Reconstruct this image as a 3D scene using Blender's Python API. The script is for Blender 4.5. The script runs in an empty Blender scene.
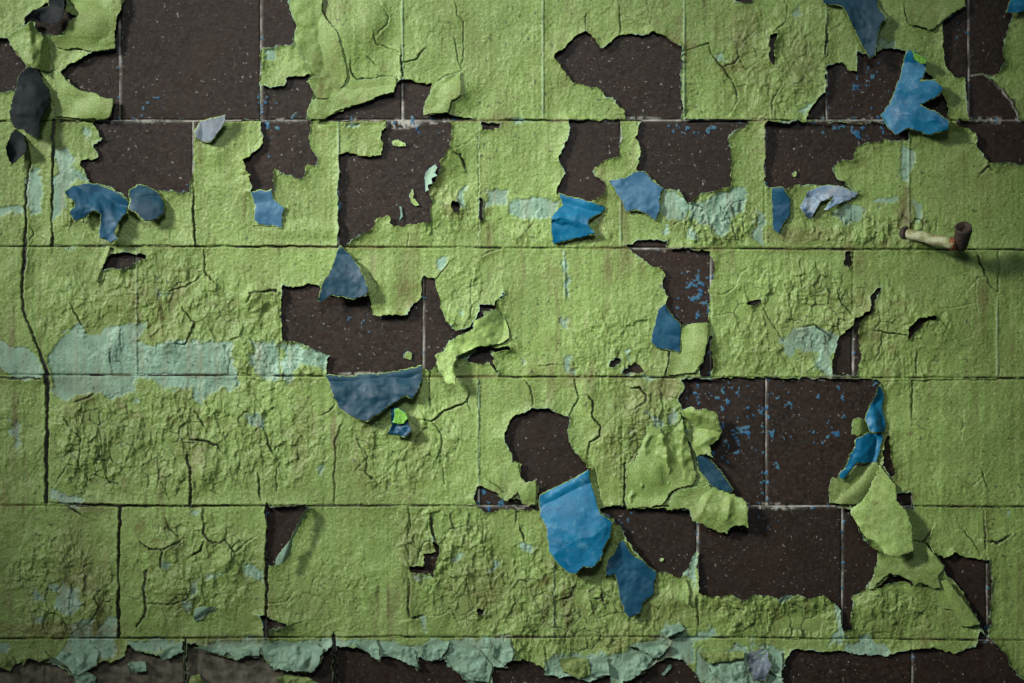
import bpy, math, random
import numpy as np

# ------------------------------------------------------------------ frame
# one unit of the traced outlines = 1 mm on the wall; the wall stands in the plane Y = 0
DIST = 2400.0
X0, X1, Y0, Y1 = -126, 1150, -126, 809
ZC = 1.45
sc = bpy.context.scene
COL = sc.collection

def place(px, py, h):
    k = 1.0 - h / DIST
    return (px - 512.0) / 1000.0 * k, -h / 1000.0, ZC + (341.5 - py) / 1000.0 * k

OFFX = {'0': 0, '1': 250, '2': 500, '3': 750}
OFFY = {'A': 0, 'B': 170, 'C': 340, 'D': 503}
def P(txt):
    """'A0 10 20, 30 40, B1 5 6' -> points in millimetres (each letter pair names a survey sheet with its own origin)"""
    out = []; ox = oy = 0; sx = sy = 1.0
    for tok in txt.replace('\n', ' ').split(','):
        w = tok.split()
        if not w: continue
        if w[0][0] in 'ABCDG' and not w[0][0].isdigit():
            if w[0] == 'G': ox = oy = 0; sx = sy = 1.0
            else:
                ox = OFFX[w[0][1]]; oy = OFFY[w[0][0]]
                if w[0][1] == '3': sx, sy = 274 / 1024., 180 / 673.
                else: sx, sy = 260 / 987., 180 / 683.
            w = w[1:]
        out.append((ox + float(w[0]) * sx, oy + float(w[1]) * sy))
    return np.array(out)

# ------------------------------------------------------------------ noise
_rng = np.random.RandomState(7)
_LAT = _rng.rand(16, 256, 256)
def vn(x, y, seed=0):
    L = _LAT[seed % 16]
    x = x + seed * 17.31; y = y + seed * 9.77
    xi = np.floor(x).astype(np.int64); yi = np.floor(y).astype(np.int64)
    fx = x - xi; fy = y - yi
    fx = fx * fx * fx * (fx * (fx * 6 - 15) + 10); fy = fy * fy * fy * (fy * (fy * 6 - 15) + 10)
    a = L[yi & 255, xi & 255]; b = L[yi & 255, (xi + 1) & 255]
    c = L[(yi + 1) & 255, xi & 255]; d = L[(yi + 1) & 255, (xi + 1) & 255]
    return (a + (b - a) * fx) * (1 - fy) + (c + (d - c) * fx) * fy
def fbm(x, y, s, o=4, seed=0, sy=None):
    sy = sy or s
    v = 0; a = 1.0; t = 0
    for i in range(o):
        v = v + a * vn(x / s * 2 ** i, y / sy * 2 ** i, seed + i * 3); t += a; a *= 0.5
    return v / t
def sstep(a, b, x):
    t = np.clip((x - a) / (b - a), 0, 1); return t * t * (3 - 2 * t)

# ------------------------------------------------------------------ distances
def seg_dist(X, Y, a, b):
    dx, dy = b[0] - a[0], b[1] - a[1]; L2 = dx * dx + dy * dy + 1e-9
    t = np.clip(((X - a[0]) * dx + (Y - a[1]) * dy) / L2, 0, 1)
    ex = X - a[0] - t * dx; ey = Y - a[1] - t * dy
    return np.sqrt(ex * ex + ey * ey), t, dx * (Y - a[1]) - dy * (X - a[0])
def poly_sd(X, Y, p):
    """negative inside"""
    d = np.full(X.shape, 1e9); ins = np.zeros(X.shape, bool); n = len(p)
    for i in range(n):
        a, b = p[i], p[(i + 1) % n]
        d = np.minimum(d, seg_dist(X, Y, a, b)[0])
        if a[1] != b[1]:
            c = ((a[1] > Y) != (b[1] > Y)) & (X < (b[0] - a[0]) * (Y - a[1]) / (b[1] - a[1]) + a[0])
            ins ^= c
    return np.where(ins, -d, d)

STEP = .75
GX, GY = np.meshgrid(np.arange(X0, X1 + STEP, STEP), np.arange(Y0, Y1 + STEP, STEP))
def window(p, m):
    x0 = int((p[:, 0].min() - m - X0) / STEP); x1 = min(int((p[:, 0].max() + m - X0) / STEP) + 1, GX.shape[1])
    y0 = int((p[:, 1].min() - m - Y0) / STEP); y1 = min(int((p[:, 1].max() + m - Y0) / STEP) + 1, GX.shape[0])
    return slice(max(y0, 0), max(y1, 0)), slice(max(x0, 0), max(x1, 0))
def voro(x, y, s, sy, seed):
    """cellular pattern: nearest and second distance, a random value per cell, offset from the cell's heart"""
    x = x / s; y = y / sy; xi = np.floor(x).astype(np.int64); yi = np.floor(y).astype(np.int64)
    f1 = np.full(x.shape, 9.); f2 = np.full(x.shape, 9.); rid = np.zeros(x.shape); ox = np.zeros(x.shape); oy = np.zeros(x.shape)
    for j in (-1, 0, 1):
        for i in (-1, 0, 1):
            a = (yi + j) & 255; b = (xi + i) & 255
            dx = x - (xi + i + .1 + .8 * _LAT[seed, a, b]); dy = y - (yi + j + .1 + .8 * _LAT[seed + 1, a, b]); d = np.sqrt(dx * dx + dy * dy)
            n = d < f1; f2 = np.where(n, f1, np.minimum(f2, d)); f1 = np.where(n, d, f1)
            rid = np.where(n, _LAT[seed + 2, a, b], rid); ox = np.where(n, dx, ox); oy = np.where(n, dy, oy)
    return f1, f2, rid, ox, oy
# ------------------------------------------------------------------ survey of the wall: joints of the tile courses
def course_y(k, x):
    pts = {0: [(-40, -7), (1064, -7)], 1: [(-40, 120.8), (1064, 120.3)], 2: [(-40, 246.2), (300, 246.6), (500, 248), (1064, 249.8)],
           3: [(-40, 374.3), (500, 377), (1064, 378)], 4: [(-40, 505.3), (1064, 506.5)], 5: [(-40, 638.5), (400, 637), (700, 637), (1064, 641)],
           6: [(-40, 768), (1064, 768)]}[k]
    return np.interp(x, [q[0] for q in pts], [q[1] for q in pts])
VJ = {0: [-94, 48, 190, 332, 474, 616, 758, 900, 1042], 1: [-22, 120, 261, 402.5, 543, 684.5, 826.5, 968.3, 1110], 2: [-90, 52.5, 193, 338.3, 478.6, 621, 764.8, 909, 1051],
      3: [-6, 136.5, 280.3, 423.5, 564.7, 710.5, 853, 997.5, 1139], 4: [-94, 48.6, 190.8, 334.8, 478.6, 622, 766, 912, 1054],
      5: [-24, 119.5, 265.8, 408.8, 554, 697.6, 842, 986.8, 1129], 6: [-96, 46, 185.3, 333, 476.5, 622, 766, 912, 1052]}

# bare places where the paint has come away
HOLES = [P(t) for t in """
A0 468 0, 455 40, 436 65, 434 186, 345 198, 325 215, 270 238, 228 275, 240 295, 262 300, 265 320, 305 345, 330 355, 365 355, 395 372, 432 378, 428 405, 418 440, 405 452, 350 462, 365 495, 390 525, 360 550, 355 565, 370 590, 350 607, 310 605, 303 620, 310 640, 330 655, B0 335 45, 395 65, 430 70, 490 110, 560 90, 600 80, 715 82, 735 0, A0 738 560, 740 500, 760 462, 800 456, 985 456, A1 40 456, 40 188, 90 178, 130 172, 168 165, 175 130, 172 100, 160 70, 150 30, 143 -60, A0 468 -60
A0 0 150, 25 140, 60 195, 100 245, 100 258, 70 290, 55 345, 30 342, 0 348, -90 348, -90 150
A0 100 60, 130 40, 185 0, 185 -40, 250 -40, 245 50, 300 58, 260 78, 250 115, 215 135, 190 130, 165 130, 140 120, 130 80, 90 95
A1 45 330, 125 325, 135 300, 175 285, 235 285, 215 310, 240 335, 235 375, 215 420, 218 456, 40 456
A1 285 452, 330 420, 385 403, 440 390, 475 370, 545 352, 555 318, 575 300, 640 308, 690 318, 680 345, 665 385, 658 425, 662 437, 700 430, 750 430, 800 445, 850 452, 850 458, 285 457
A2 322 112, 345 125, 365 155, 372 183, 400 178, 430 150, 470 128, 500 125, 535 138, 560 130, 585 118, 620 130, 660 160, 693 182, 693 240, 682 285, 690 310, 694 455, 480 455, 475 425, 455 405, 430 370, 400 365, 370 335, 320 318, 270 315, 245 270, 225 240, 202 212, 225 192, 250 182, 262 152, 290 130
A2 258 455, 460 455, 462 500, 455 590, 400 602, 360 635, B2 352 5, 370 30, 400 60, 395 80, 360 112, 340 118, 300 112, 222 96, 218 65, 245 20, A2 240 640, 222 610, 230 585, 255 540, 262 500
A2 540 455, 530 475, 515 520, 535 560, 525 600, 520 640, B2 535 15, 575 35, 620 68, 680 80, 705 115, 720 120, 760 95, 830 75, 875 65, 873 0, A2 870 640, 885 600, 870 560, 865 530, 880 495, 930 485, 940 460, 900 455
A1 875 466, 950 462, 945 478, 905 490, 878 495
A2 890 0, 900 10, 930 12, 955 0, 950 -30, 890 -30
A1 40 455, 235 455, 225 520, 240 570, 255 600, 258 625, 205 630, 203 670, 190 677, 165 660, 120 655, 95 640, 85 655, 88 690, 95 720, B1 85 78, 0 84, B0 952 85, 958 60, 945 30, A0 956 670, 935 645, 925 605, 950 588, A1 50 545
A1 515 455, 755 455, 765 500, 760 560, 740 585, 720 610, 722 650, B1 715 10, 690 50, 680 90, 690 130, 680 195, 620 205, 580 215, 550 215, 530 200, 525 168, 485 180, 450 230, 400 255, 362 288, 336 290, A1 337 580, 380 580, 405 590, 440 588, 500 585, 500 545, 503 500, 520 480
B1 765 125, 785 118, 798 135, 795 155, 780 165, 765 148
B1 870 108, 884 112, 888 150, 886 188, 872 190
B1 120 440, 160 445, 215 432, 255 440, 275 465, 330 465, 440 470, 460 500, 470 545, 495 560, 540 550, 575 555, 610 540, 620 510, 645 490, 655 400, 665 400, 700 415, 705 440, 720 490, 740 575, 765 585, 770 600, 810 600, 840 590, 850 560, 868 540, 870 510, 925 513, 960 463, 962 470, 930 522, 880 540, 885 565, 850 570, 855 610, 800 640, 775 630, 745 655, 730 683, C1 715 60, 700 100, 680 110, 655 108, 560 128, 430 138, 370 148, 290 138, 285 128, 300 60, 260 45, 180 10, 120 0
C1 770 60, 820 70, 860 40, 840 25, 870 18, 905 25, 925 80, 945 132, 915 92, 870 86, 820 78
B1 862 664, 925 672, 985 666, 985 680, 925 690, 860 680
B2 475 290, 530 265, 630 270, 632 300, 800 303, 812 340, 815 400, 795 430, 790 580, 740 578, 695 590, 685 600, 600 530, 628 510, 640 480, 620 440, 625 400, 610 375, 560 350, 520 330, 505 310
C2 790 0, 780 40, 755 110, 760 130, 800 137, 810 100, 800 40, 803 -20, 792 -20
C2 410 95, 435 62, 460 75, 430 100
C2 465 120, 490 95, 515 78, 530 95, 545 125
B3 -15 497, 0 490, 40 482, 45 497, 0 508
B3 355 310, 380 305, 378 365, 345 350
B3 498 438, 480 442, 455 470, 450 515, 425 540, 395 545, 375 590, 345 615, 330 630, C3 325 0, 312 70, 312 135, 400 135, 420 75, 405 30, B3 410 650, 402 610, 410 568, 430 548, 460 535, 465 490
B3 585 625, 610 575, 650 555, 690 543, 700 555, 660 570, 635 590, 598 632
C2 120 258, 150 262, 180 262, 210 275, 262 290, 265 315, 250 350, 262 385, 290 430, 310 455, 345 495, 250 560, 150 615, 145 590, 135 540, 100 545, 75 520, 80 470, 45 462, 40 430, 20 390, 10 370, 25 335, 30 310, 60 290, 95 280
C1 850 600, 858 560, 880 556, 905 572, 985 602, C2 0 605, 80 600, 90 627, 140 627, 155 612, 155 645, 0 645, C1 900 655, 860 630
C2 690 144, 985 143, C3 60 142, 445 145, 490 158, 485 220, 450 270, 440 300, 500 350, 480 430, 470 470, 410 560, 330 625, D3 380 20, 400 90, 430 140, 480 185, 480 200, 470 240, 450 290, 430 320, 385 350, 378 430, 385 470, 360 482, 352 505, 345 440, 330 395, 310 370, 270 350, 230 360, 190 345, 130 340, 105 360, 75 350, 20 345, 0 355, D2 940 372, 870 350, 800 355, 755 345, 752 190, 745 180, 715 245, 690 285, 630 265, 585 265, 520 190, 470 130, 460 110, 450 80, 370 20, 400 12, 720 28, C2 740 660, 760 590, 830 560, 750 480, 740 440, 800 400, 830 340, 780 280, 700 262, 685 255, 680 215, 695 190
C3 545 575, 605 570, 612 640, D3 605 25, 560 20, 550 0
C3 505 360, 520 358, 525 450, 545 500, 525 520, 495 470
D3 675 180, 725 205, 760 190, 830 205, 890 220, 905 270, 892 500, 870 470, 850 450, 840 420, 800 330, 770 300, 735 270, 725 235, 700 205
D3 460 322, 500 290, 520 265, 560 270, 600 285, 622 308, 560 292, 520 297, 490 318
D1 62 14, 225 14, 200 60, 160 130, 135 190, 100 232, 66 240
D1 700 140, 722 160, 725 200, 705 250, 692 286, 680 262, 610 266, 608 245, 660 240, 658 196, 690 190, 705 185, 690 130
D1 32 430, 60 425, 90 448, 130 455, 142 468, 70 480, 62 505, 50 505, 50 470
D1 853 405, 880 402, 886 425, 865 432
B0 385 382, 400 340, 418 318, 530 314, 558 326, 555 337, 520 345, 490 370, 455 378, 430 375
A3 75 130, 97 118, 88 190, 99 252, 75 225, 70 160
A3 290 250, 300 242, 345 235, 375 265, 405 268, 400 200, 408 190, 440 210, 480 190, 500 180, 560 185, 600 200, 720 330, 745 455, 50 452, 210 448, 215 425, 235 395, 282 345
A3 720 140, 718 85, 760 50, 808 28, 808 -90, 990 -90, 985 60, 945 150, 940 200, 955 235, 915 290, 850 275, 920 310, 960 350, 990 390, 1010 445, 830 448, 812 440, 808 290, 755 285, 730 240
A3 1010 445, 1030 455, 1090 455, 1090 612, 1024 612, 890 610, 880 585, 850 545, 842 490, 770 470, 770 450
A3 60 456, 590 456, 595 520, 520 525, 440 530, 400 550, 390 595, 340 600, 312 625, 325 673, B3 335 42, 400 85, 330 62, 200 55, 130 70, 64 68, A3 55 673
D0 -120 600, 0 600, 60 612, 110 592, 180 602, 240 632, 285 660, 305 662, 330 632, 360 620, 390 592, 430 602, 470 580, 485 540, 530 560, 600 575, 690 530, 698 530, 700 800, -120 800
D0 708 535, 790 550, 850 585, 890 600, 930 580, 985 590, D1 40 570, 80 630, 160 640, 230 645, 268 612, 275 570, 310 540, D1 311 800, D0 708 800
D1 325 545, 380 545, 430 560, 480 592, 495 600, 500 580, 545 585, 590 605, 640 638, 646 590, 690 607, 740 585, 752 620, 822 672, 830 800, 325 800
D1 918 683, 925 622, 985 622, D2 0 628, 45 602, 90 592, 150 615, 172 640, 172 662, 240 656, 340 676, 415 660, 420 683, 420 800, D1 918 800
D2 455 800, 470 683, 500 670, 550 640, 590 606, 640 590, 690 596, 735 640, 760 683, 760 800
D3 130 690, 120 650, 128 600, 150 562, 180 547, 260 552, 340 548, 420 568, 500 572, 560 555, 620 545, 700 540, 760 560, 840 540, 860 480, 892 500, 950 565, 972 612, 1000 640, 1024 655, 1110 690, 1110 800, 130 800
""".strip().split('\n')]

# cracks: width in mm, then the course of the crack
CRACKS = [(float(l.split('|')[0]), P(l.split('|')[1])) for l in """
3.4|A0 100 540, 115 620, 105 683, B0 98 100, 100 200, 95 350, 82 440, 85 490, 100 560, 130 640, 150 683, C0 165 80, 187 130
4.6|C0 181 128, 178 380, 177 615
2.4|C0 -150 145, 0 145, 185 145
2.2|C0 165 615, 470 630, 985 630
1.5|C1 0 628, 400 629, 850 628
3|A0 203 455, 200 683, B0 197 285
2|A0 -120 462, 30 462
2|A0 200 462, 430 462
1|B0 200 288, 985 292
1.2|B1 0 290, 330 290
.8|B1 330 293, 870 295
1.3|B3 60 298, 840 300
1|B3 930 298, 1140 300
2.5|B0 735 80, 738 285
1.2|B0 770 300, 775 360, 780 390, 825 440
.8|B0 640 460, 700 445, 780 390
1.7|B0 690 520, 735 580, 720 630, 700 660, 665 660
1.5|B0 260 500, 310 590
1|B0 110 200, 135 240, 110 270
2|B0 935 510, 960 465, 985 460
2|A1 270 0, 275 50, 295 85
1.5|A1 500 20, 525 65, 520 95, 490 130
1|A1 470 130, 480 170, 570 200
1.5|A1 380 240, 385 280, 410 305, 470 295, 545 285
1.5|A1 585 235, 630 225, 660 190
1|A1 780 20, 785 60, 810 85, 810 200, 800 260
1.2|A1 775 145, 790 230, 805 262
1.3|A1 805 265, 740 290, 700 320
1.6|A1 805 365, 765 385, 755 430
2|A1 575 190, 575 300
1|A1 440 210, 480 250
2.5|A1 770 575, 800 590, 815 640
1|A1 780 560, 840 535
1|A1 868 470, B1 868 290
2|B1 885 330, 910 310, 950 295
2.6|B1 0 468, 30 465, 100 460
1|B1 440 370, 485 440, 470 490
1.5|B1 870 430, 840 440, 850 390
1|B1 760 350, 705 415
1|B1 600 235, 598 290
1|A2 327 50, 325 112
1|A2 450 30, 458 90, 455 125
1.7|A2 700 190, 740 180, 790 165, 800 200, 840 250, 890 325, 905 380, 880 425
1.6|A2 840 255, 890 240, 910 220, 895 170
1.1|A2 905 215, 930 265, 985 230
1.2|A2 0 455, 270 460
.8|A2 170 590, 225 612
1.8|B2 608 75, 605 170
1.6|B2 685 85, 715 125, 715 180, 665 205, 640 220
1.3|B2 805 470, 850 470, 895 440
1|B2 805 555, 880 545, 925 570
1.6|B2 0 520, 30 600, 60 660
.7|B2 890 440, 910 400, 940 370
1|A3 130 0, 140 30, 135 80, 85 120
1.3|A3 95 240, 120 310, 85 380, 85 440
2|A3 580 40, 590 90, 635 100, 670 112, 720 75
2|A3 290 90, 285 200
1.3|A3 860 655, 890 620, 910 640
2|A3 770 455, 1140 455
1.5|A3 0 448, 200 448
2|B3 845 305, 860 350, 905 440, 925 460
1|B3 930 300, 928 460
1.3|B3 325 440, 340 500, 385 545
1.6|B3 45 500, 80 570, 125 640
1.3|B3 190 590, 240 580, 320 635
.8|B3 190 330, 195 440
1.3|B3 460 600, 580 615, 600 630
1|B3 705 550, 740 590
1|B3 710 520, 840 500
.8|B3 840 400, 850 540
.9|B3 815 450, 850 405, 870 400
1|B3 490 615, 495 673
2.5|C0 730 380, 790 385, 830 405, 850 435
1.5|C0 740 270, 780 340
2.8|C0 710 440, 725 540, 722 620
1.6|C0 270 340, 310 375, 295 480, 315 510
2|C0 285 240, 360 205
1|C0 415 50, 420 90
1.5|C0 240 290, 265 330
1.6|C0 400 500, 410 540, 455 550
1|C0 600 520, 625 560, 640 610
1|C0 800 570, 835 590
1|C0 515 130, 910 135
1.5|C0 215 545, 255 470, 290 480
1.6|C1 325 250, 270 290
1.5|C1 345 325, 325 370, 318 600
1.6|C1 680 110, 680 260
1.9|C1 650 300, 690 310, 740 265, 825 235, 835 200, 815 165
1.2|C1 690 312, 730 360, 725 420, 705 455
1|C1 825 240, 840 275
1.1|C1 620 380, 570 430, 545 470, 515 505
1.1|C1 415 400, 445 440, 440 500, 405 490
1.6|C1 435 500, 470 530
1|C1 735 480, 740 550
1|C1 868 150, 868 510
1.5|C1 60 360, 90 440
1.5|C1 100 480, 100 590
2|C1 30 500, 35 600
1.2|C1 900 530, 985 590
1.6|C2 95 150, 115 180, 128 255
1.3|C2 285 155, 300 215, 265 290
1.8|C2 300 212, 330 205, 350 235, 350 290, 385 330, 375 365, 340 390, 330 440
1.9|C2 500 178, 530 180, 555 210, 550 240, 490 270
1.6|C2 480 460, 500 450, 555 370, 555 320
2.6|C2 475 470, 470 640
2|C2 355 480, 370 550, 380 590
2|C2 690 290, 720 400, 745 520
2|C2 620 620, 660 570, 740 540
.8|C2 150 95, 215 95
1.9|C2 640 45, 645 85, 625 130
.7|C2 0 140, 560 140
1.5|C3 490 20, 465 85
1.2|C3 620 50, 625 130
1|C3 500 160, 605 150, 605 300
1.5|C3 605 150, 1140 145
1|C3 865 490, 890 550
1|C3 790 530, 835 545, 870 510
.8|C3 800 300, 795 360
1.5|C3 620 625, 1140 625
3|D0 455 20, 450 200, 450 510
1.3|D0 630 60, 640 100, 680 130
1.9|D0 770 30, 770 120, 790 145, 835 155, 855 140, 890 190, 975 125
1.9|D0 530 150, 570 175, 610 180, 690 145
2.5|D0 612 180, 610 250
2.3|D0 770 150, 760 180, 730 195
1.3|D0 905 170, 880 230
2.8|D0 555 255, 545 330, 555 400, 545 435, 520 470
1|D0 490 360, 535 362
1.5|D0 560 385, 600 380, 660 388, 720 360, 710 330
1.5|D0 240 440, 265 495
1.3|D0 355 360, 380 400, 345 440
2|D0 180 600, 240 620, 280 650
4|D0 703 518, 703 800
1.5|D0 455 515, 985 512
2|D0 75 610, 105 580
2|D0 250 5, 310 45
3.4|D1 65 10, 62 240, 65 400, 55 500
1.5|D1 65 385, 140 375, 165 350
1.5|D1 140 470, 185 455
2.5|D1 685 40, 690 110, 705 140
1|D1 600 20, 610 90, 600 120
2|D1 605 290, 600 390, 605 440
2.5|D1 610 440, 665 430
1.2|D1 665 430, 730 430, 760 400, 785 450
1.6|D1 820 270, 835 370, 860 400
1.2|D1 800 450, 860 415
1|D1 930 340, 985 345
1|D1 885 60, 890 240
4|D1 319 508, 319 800
1.2|D1 0 508, 300 510
.7|D1 330 510, 620 505
1.6|D2 60 35, 58 75
2|D2 75 90, 95 150
1.9|D2 230 365, 270 350, 285 310
1.2|D2 215 430, 270 430
.8|D2 100 415, 200 430
1.5|D2 20 445, 60 380
2|D2 355 365, 390 365
2|D2 385 340, 395 380
1.9|D2 105 460, 130 500
1|D2 205 220, 207 500
2|D2 745 360, 755 470
2.6|D2 500 550, 560 580, 590 590
1.8|D2 620 580, 640 540
1|D2 630 500, 740 470
1.9|D2 880 520, 930 560
.7|D2 0 505, 985 510
1.5|D2 790 600, 800 640, 850 670
1.6|D2 935 560, 940 620
1.2|D2 170 570, 180 630
1.5|D3 600 140, 650 148, 685 95
2|D3 660 150, 685 190
1.3|D3 790 95, 830 140, 850 180
2|D3 885 140, 925 150, 980 120
1.9|D3 870 20, 885 180
1.5|D3 620 260, 650 310, 700 325
2|D3 735 340, 765 400, 790 430
.7|D3 0 505, 330 510
""".strip().split('\n')]

# places where the green coat is worn through to a pale teal undercoat
TEAL = [P(t) for t in """
B0 205 655, 240 615, 300 590, 330 640, 400 600, 470 580, 560 580, 520 640, 600 650, 700 640, 800 640, 870 660, C0 880 20, 860 60, 900 100, 920 160, 860 190, 780 180, 700 190, 620 190, 590 150, 520 140, 510 200, 460 220, 410 215, 370 200, 300 215, 225 228, 195 200, 185 40
B0 -150 655, 60 660, 115 672, C0 180 135, 60 135, 0 120, -150 110
B0 105 -10, 155 0, 155 150, 130 180, 105 140
A0 205 565, 250 570, 280 640, 340 683, B0 300 30, 260 60, 248 90, 240 170, 205 175
B0 -150 130, 0 132, 60 128, 92 150, 90 175, 0 172
C0 48 300, 72 300, 72 400, 60 428, 45 415
C0 182 575, 240 575, 310 600, 310 618, 182 618
C0 930 290, 985 280, C1 60 305, 65 330, 20 332, C0 940 318
C1 0 0, 105 10, 110 120, 80 170, 40 120, 0 90
C1 118 0, 180 10, 260 45, 300 60, 285 125, 200 100, 160 110, 160 155, 130 165, 118 120
C1 258 460, 272 460, 274 520, 262 525
C0 720 180, 770 185, 760 250, 740 240
C0 520 210, 540 215, 535 230, 520 228
B0 245 440, 280 420, 270 455, 250 460
B0 590 460, 615 470, 610 490
B0 240 290, 280 290, 270 302
B2 40 110, 120 100, 220 120, 222 170, 150 175, 90 190, 40 160
B2 612 78, 680 85, 715 120, 712 180, 660 200, 620 190
B2 722 118, 790 100, 880 70, 935 80, 930 140, 880 180, 860 240, 810 250, 780 210, 730 185
B2 965 170, 987 170, 987 280, 968 260
B2 610 190, 640 190, 640 230, 615 240
B2 725 220, 740 230, 745 275, 730 270
B1 800 50, 820 90, 815 140, 780 130
B1 900 70, 985 70, 985 130, 900 150
B1 255 395, 285 390, 275 415
B1 795 530, 830 530, 820 560, 800 560
B1 700 340, 770 310, 740 360, 720 400
B1 90 660, 160 650, 230 683, 100 683
B3 120 640, 190 590, 250 585, 330 630, 320 683, 120 683
C3 120 15, 185 20, 150 72, 122 45
C3 230 80, 270 60, 310 0, 318 60, 305 130, 225 130
B3 330 130, 380 120, 420 150, 400 200, 350 210, 330 180
B3 25 160, 50 165, 50 290, 15 260
B3 615 110, 645 115, 640 200, 615 170
B3 440 120, 560 100, 560 125, 450 135
A3 160 50, 185 15, 200 60, 175 80
A3 490 150, 550 160, 560 185, 500 195
A3 190 430, 215 400, 245 375, 240 400, 215 435
A3 570 545, 600 555, 600 673, 575 673
A3 470 110, 490 100, 500 170, 470 195
C2 560 280, 600 295, 605 330, 575 320
C2 640 300, 665 275, 685 280, 670 325, 640 330
C2 60 65, 90 60, 85 90, 65 90
C2 255 50, 275 45, 275 120, 260 120
C2 480 40, 500 30, 500 80, 480 100
C2 530 170, 560 170, 560 195, 540 190
C2 465 125, 600 130, 595 148, 480 140
C2 720 140, 790 140, 770 160, 730 160
B2 235 570, 260 575, 255 600, 238 600
B2 240 300, 255 300, 255 480, 245 480
A1 370 460, 440 465, 430 490, 370 490
A1 45 185, 95 180, 90 215, 50 230
A0 320 490, 350 490, 355 515, 330 520
A2 795 195, 830 210, 850 235, 815 235
A2 780 215, 805 225, 800 255
A2 40 455, 140 455, 130 470, 60 470
D1 40 520, 320 515, 470 515, 640 535, 860 510, 985 500, 985 640, 920 690, 820 690, 640 640, 490 605, 380 550, 280 560, 230 640, 80 630, 30 560
D1 -20 240, 45 250, 48 300, -20 300
D1 610 275, 660 270, 690 285, 640 292
D1 640 430, 670 430, 675 490, 655 480
D1 915 220, 945 230, 940 260, 915 250
D1 770 190, 800 185, 780 215, 740 220
D2 0 510, 40 520, 52 590, 0 640
D2 80 150, 130 160, 115 190, 90 190
D2 170 590, 340 580, 470 560, 500 540, 560 530, 600 510, 640 460, 690 465, 700 490, 810 480, 830 510, 740 520, 740 600, 600 595, 540 640, 470 690, 340 690, 170 690
D2 750 560, 985 540, 985 690, 750 690
D2 690 270, 745 180, 752 190, 752 340, 720 300
D3 0 520, 120 545, 128 600, 115 650, 135 690, 0 690
D3 310 380, 335 385, 348 440, 352 510, 300 530, 330 470
D3 350 530, 450 500, 540 560, 460 590, 350 575
D3 100 345, 140 335, 150 360, 110 370
D3 960 20, 985 20, 985 80, 972 75
D0 240 300, 300 330, 290 390, 240 430, 220 400
D0 130 420, 165 420, 160 465, 135 465
D0 130 320, 150 320, 150 370, 138 370
D0 270 500, 300 450, 340 440, 350 500, 395 490, 395 440, 440 450, 435 570, 390 600, 330 650, 280 660, 230 620, 180 600, 240 560
D0 240 190, 280 185, 275 210, 245 205
D0 920 260, 985 240, 985 300, 930 290
D0 780 265, 850 265, 850 285, 790 290
D0 700 370, 735 365, 740 400, 730 425, 705 400
D0 720 320, 755 280, 755 330, 735 370
D0 730 400, 820 395, 760 430
D0 680 465, 710 455, 700 490
D0 190 310, 225 310, 220 340, 195 345
D0 0 530, 40 540, 30 600, 0 600
D0 610 225, 650 230, 640 260, 615 255
D0 720 40, 770 30, 760 60, 725 60
D0 490 520, 700 520, 700 545, 600 570, 520 560
D0 720 525, 985 515, 985 590, 880 600, 820 570
D0 170 0, 300 5, 310 25, 285 40, 260 15
""".strip().split('\n')]

# loose, flaky stretches of the coat: centre x, y, half widths, strength
ROUGH = [(190,440,150,62,.72),(150,310,125,60,.5),(270,350,60,60,.6),(95,450,40,50,.95),(60,590,60,60,.8),(190,570,70,65,.6),(330,590,60,50,.3),(400,440,70,60,.6),
 (560,600,140,70,.8),(450,560,60,65,.9),(620,350,60,50,.5),(650,440,50,60,.8),(790,320,80,60,.7),(900,340,60,60,.5),(780,60,70,60,.5),(870,230,90,22,.8),
 (720,220,50,30,1),(770,612,80,28,.9),(470,300,40,50,.4),(440,210,40,40,.5),(90,215,40,25,.6),(20,440,30,60,.2),(560,230,60,30,.4),(890,620,50,30,.6)]
# ------------------------------------------------------------------ fields on the wall
N = lambda s, o=4, seed=0, sy=None: fbm(GX, GY, s, o, seed, sy)
wx = GX + 5.0 * (N(9, 3, 1) - .5) + 2.4 * (N(3.2, 2, 4) - .5)
wy = GY + 5.0 * (N(9, 3, 2) - .5) + 2.4 * (N(3.2, 2, 5) - .5)

BARE = np.full(GX.shape, 90.0)                     # signed distance to the nearest bare place, negative inside
for p in HOLES:
    s = window(p, 26)
    BARE[s] = np.minimum(BARE[s], poly_sd(wx[s], wy[s], p))

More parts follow.
